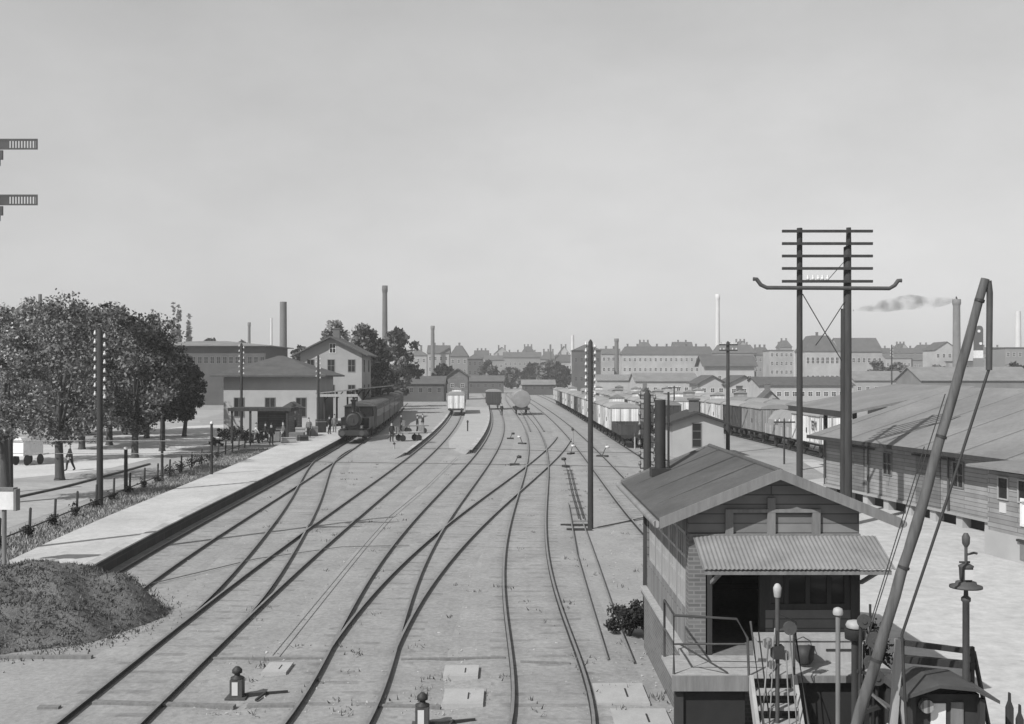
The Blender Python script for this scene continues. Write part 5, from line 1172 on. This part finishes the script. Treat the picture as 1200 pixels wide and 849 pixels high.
trough('pale wire trough across the picture bottom beside the squat lamp',[(45,832),(70,832)],.14); trough('pale wooden trough crossing between the merging tracks near the picture bottom',[(110,826),(275,831)],.16); trough('pale wire trough before the two cover slabs',[(290,830),(350,830)],.14); trough('low trough in front of the second squat lamp',[(440,830),(516,831)],.12,.07)
def wire(label,pts,r=.018,z=.09,m='iron_mid',name='signal_wire'):
    P=[Vector(gp(x,y,z)) for x,y in pts]; o=MB().tube(P,r,6).build(name,m,None,P[0]); o.location=P[0]; return tag(o,label,'wire')
wire('thin pale signal wire running diagonally between the two curving tracks',[(320,768),(426,640),(456,606),(500,570),(535,536)],.016,.12,'zinc')
wire('thin point rod running beside the straight track, closer of two',[(666,590),(676,650),(692,706),(712,772)],.03,.08,'grey_wood','point_rod')
wire('thin point rod running beside the straight track, by the cover slabs',[(683,612),(700,660),(722,725),(742,775)],.03,.08,'grey_wood','point_rod')
wire('faint signal wire crossing the yard beyond the mound',[(165,687),(300,655),(400,641),(480,639)],.016,.08,'grey_wood')
wire('signal wire crossing the tracks at the tip of the island',[(300,540),(400,542),(480,543),(640,545),(757,548)],.02,.1)
wire('signal wire crossing the tracks beyond the platform tips',[(440,526),(560,526),(700,530),(760,531)],.02,.1)
wire('added thin dark line tracing the telegraph pole shadow toward the signal box',[(700,618),(730,612),(757,606)],.02,.08)  # no wire here: an added dark tube drawn along the pole's cast shadow
# rod run beside the straight track
rr_=thing('rod_run','ladder-like run of point rods on cross bearers beside the dark telegraph pole','rod run',gp(676,612)); o3=rr_.location
mb=MB()
for k in range(10):
    t_=k/9; px=666+t_*15; py=552+60*t_**1.2; p=Vector(gp(px,py)); MB().box(p.x-.34,p.x+.3,p.y-.06,p.y+.06,0,.07).build('bearer','grey_wood',rr_,o3)
for dx in (-.1,.1): mb.tube([Vector(gp(666,552))+Vector((dx,0,.16)),Vector(gp(672,580))+Vector((dx,0,.16)),Vector(gp(681,612))+Vector((dx,0,.16))],.03,6)
mb.build('rod','iron',rr_,o3)
MB().box(gp(657,617)[0],gp(690,617)[0],44.95,45.1,0,.09).build('timber','tarred_wood',rr_,o3); MB().box(gp(664,622)[0],gp(694,622)[0],43.65,43.8,0,.09).build('timber','tarred_wood',rr_,o3)
def lever(label,px,by,s=1.0,rz=0):
    X,D,_=gp(px,by); o=thing('point_lever',label,'lever',(X,D,0),rz)
    MB().box(-.35*s,.35*s,-.15,.15,0,.16).build('base','tarred_wood',o); a=MB().tube([(0,0,.16),(.3*s,0,.75*s)],.03,8).build('arm','iron',o)
    MB().lathe([(.05,-.1),(.17,-.08),(.17,.08),(.05,.1)],c=(.32*s,0,.62*s),n=12).build('weight','porcelain' if s>1 else 'iron',o)
lever('weighted point lever at the start of the diagonal crossing',603,546,1.0); lever('pale weighted point lever beyond the crossing toward the tank wagon',612,521,1.1,2.5); lever('point lever standing before the wagon row tracks',669,533,1.1,1.0); lever('point lever at the far side of the crossing by the rod run',663,548,.9,2.0); lever('small point lever in front of the tank wagon',598,515,.9,.3); lever('point lever under the nearest white wagons',706,536,1.3,-.5)
for i,(px,by,h) in enumerate([(548,509,1.2),(671,520,1.5),(744,527,1.4),(462,530,.8)]):
    X,D,_=gp(px,by); p=thing('marker_post',['small dark marker post standing on the island platform','pale marker post among the lines before the wagon row','pale stump beside the last wagon of the long row','short pale post at the near tip of the low platform'][i],'post',(X,D,.3 if i==0 else 0))
    MB().tube([(0,0,-.1),(0,0,h*.8)],.07,8).build('post','tarred_wood' if i==0 else 'pale_wood',p); MB().lathe([(.11,h*.8),(.11,h*.92),(.03,h)],n=10).build('cap','iron',p)
# scattered stones and tufts between the tracks
r=np.random.default_rng(21); mb=MB(); 
for k in range(2600):
    d=20+70*r.random()**2; x=r.uniform(-.62,.45)*d*.5; s=r.uniform(.012,.04)
    c=np.array([x,d,.012]); q=r.normal(size=(5,3))*.35+np.array([[1,0,0],[-.5,.9,0],[-.5,-.9,0],[0,0,.9],[0,0,-.3]]); q=c+q*s
    mb.add(q.tolist(),[(0,1,3),(1,2,3),(2,0,3),(0,2,4),(1,0,4),(2,1,4)])
o=mb.build('loose_stones','slab'); tag(o,'loose stones scattered over the ground between the tracks','stones',kind='stuff')
pts=[]; 
for k in range(140):
    d=20+60*r.random()**1.7; x=r.uniform(-.5,.3)*d*.5
    for j in range(9): pts.append((x+r.normal()*.12,d+r.normal()*.12,r.uniform(.01,.09)))
mb=MB(); blades(mb,[(p[0],p[1],.02) for p in pts],.1,r); o=mb.build('weed_tufts','weed'); tag(o,'small weed tufts sprouting between the tracks','weeds',kind='stuff')
pts=[]
for k in range(26000):
    d=29+62*r.random(); xl_=float(np.interp(d,[32.5,44,55,69,88],[-15.75,-16.75,-17.35,-18.05,-19.35])); x=xl_-r.random()*3.4; pts.append((x,d,.01))
mb=MB(); blades(mb,pts,.16,r,0,.03); o=mb.build('verge_weeds','weed_pale'); tag(o,'rough grass and weeds on the verge beside the platform','grass',kind='stuff')
# letters on the first wagon by the goods shed
for o in list(S.objects):
    if o.get('label','').endswith('first in the row beside the goods shed'):
        cu=bpy.data.curves.new('t','FONT'); cu.body='EM'; cu.size=1.0; cu.extrude=.006; cu.align_x='CENTER'
        to=bpy.data.objects.new('t',cu); COL.objects.link(to); dg=bpy.context.evaluated_depsgraph_get(); dg.update(); me=bpy.data.meshes.new_from_object(to.evaluated_get(dg)); bpy.data.objects.remove(to)
        me.materials.clear(); me.materials.append(MATS['iron']); l_=bpy.data.objects.new('lettering',me); COL.objects.link(l_); l_.parent=o; l_.location=(-1.41,-2.4,2.2); l_.rotation_euler=(R(90),0,-math.pi/2)

# ------------------------------------------------------------ haze
hz=bpy.data.materials.new('haze'); hz.use_nodes=True; nn,ll=hz.node_tree.nodes,hz.node_tree.links
nn.remove(nn['Principled BSDF']); pv=nn.new('ShaderNodeVolumePrincipled'); pv.inputs['Color'].default_value=(.9,.9,.9,1); pv.inputs['Density'].default_value=HAZE
ll.new(pv.outputs[0],nn['Material Output'].inputs['Volume']); MATS['haze']=hz
if HAZE>0:
    o=MB().box(-1500,1500,-60,1500,-1.2,52).build('haze','haze'); o['kind']='stuff'
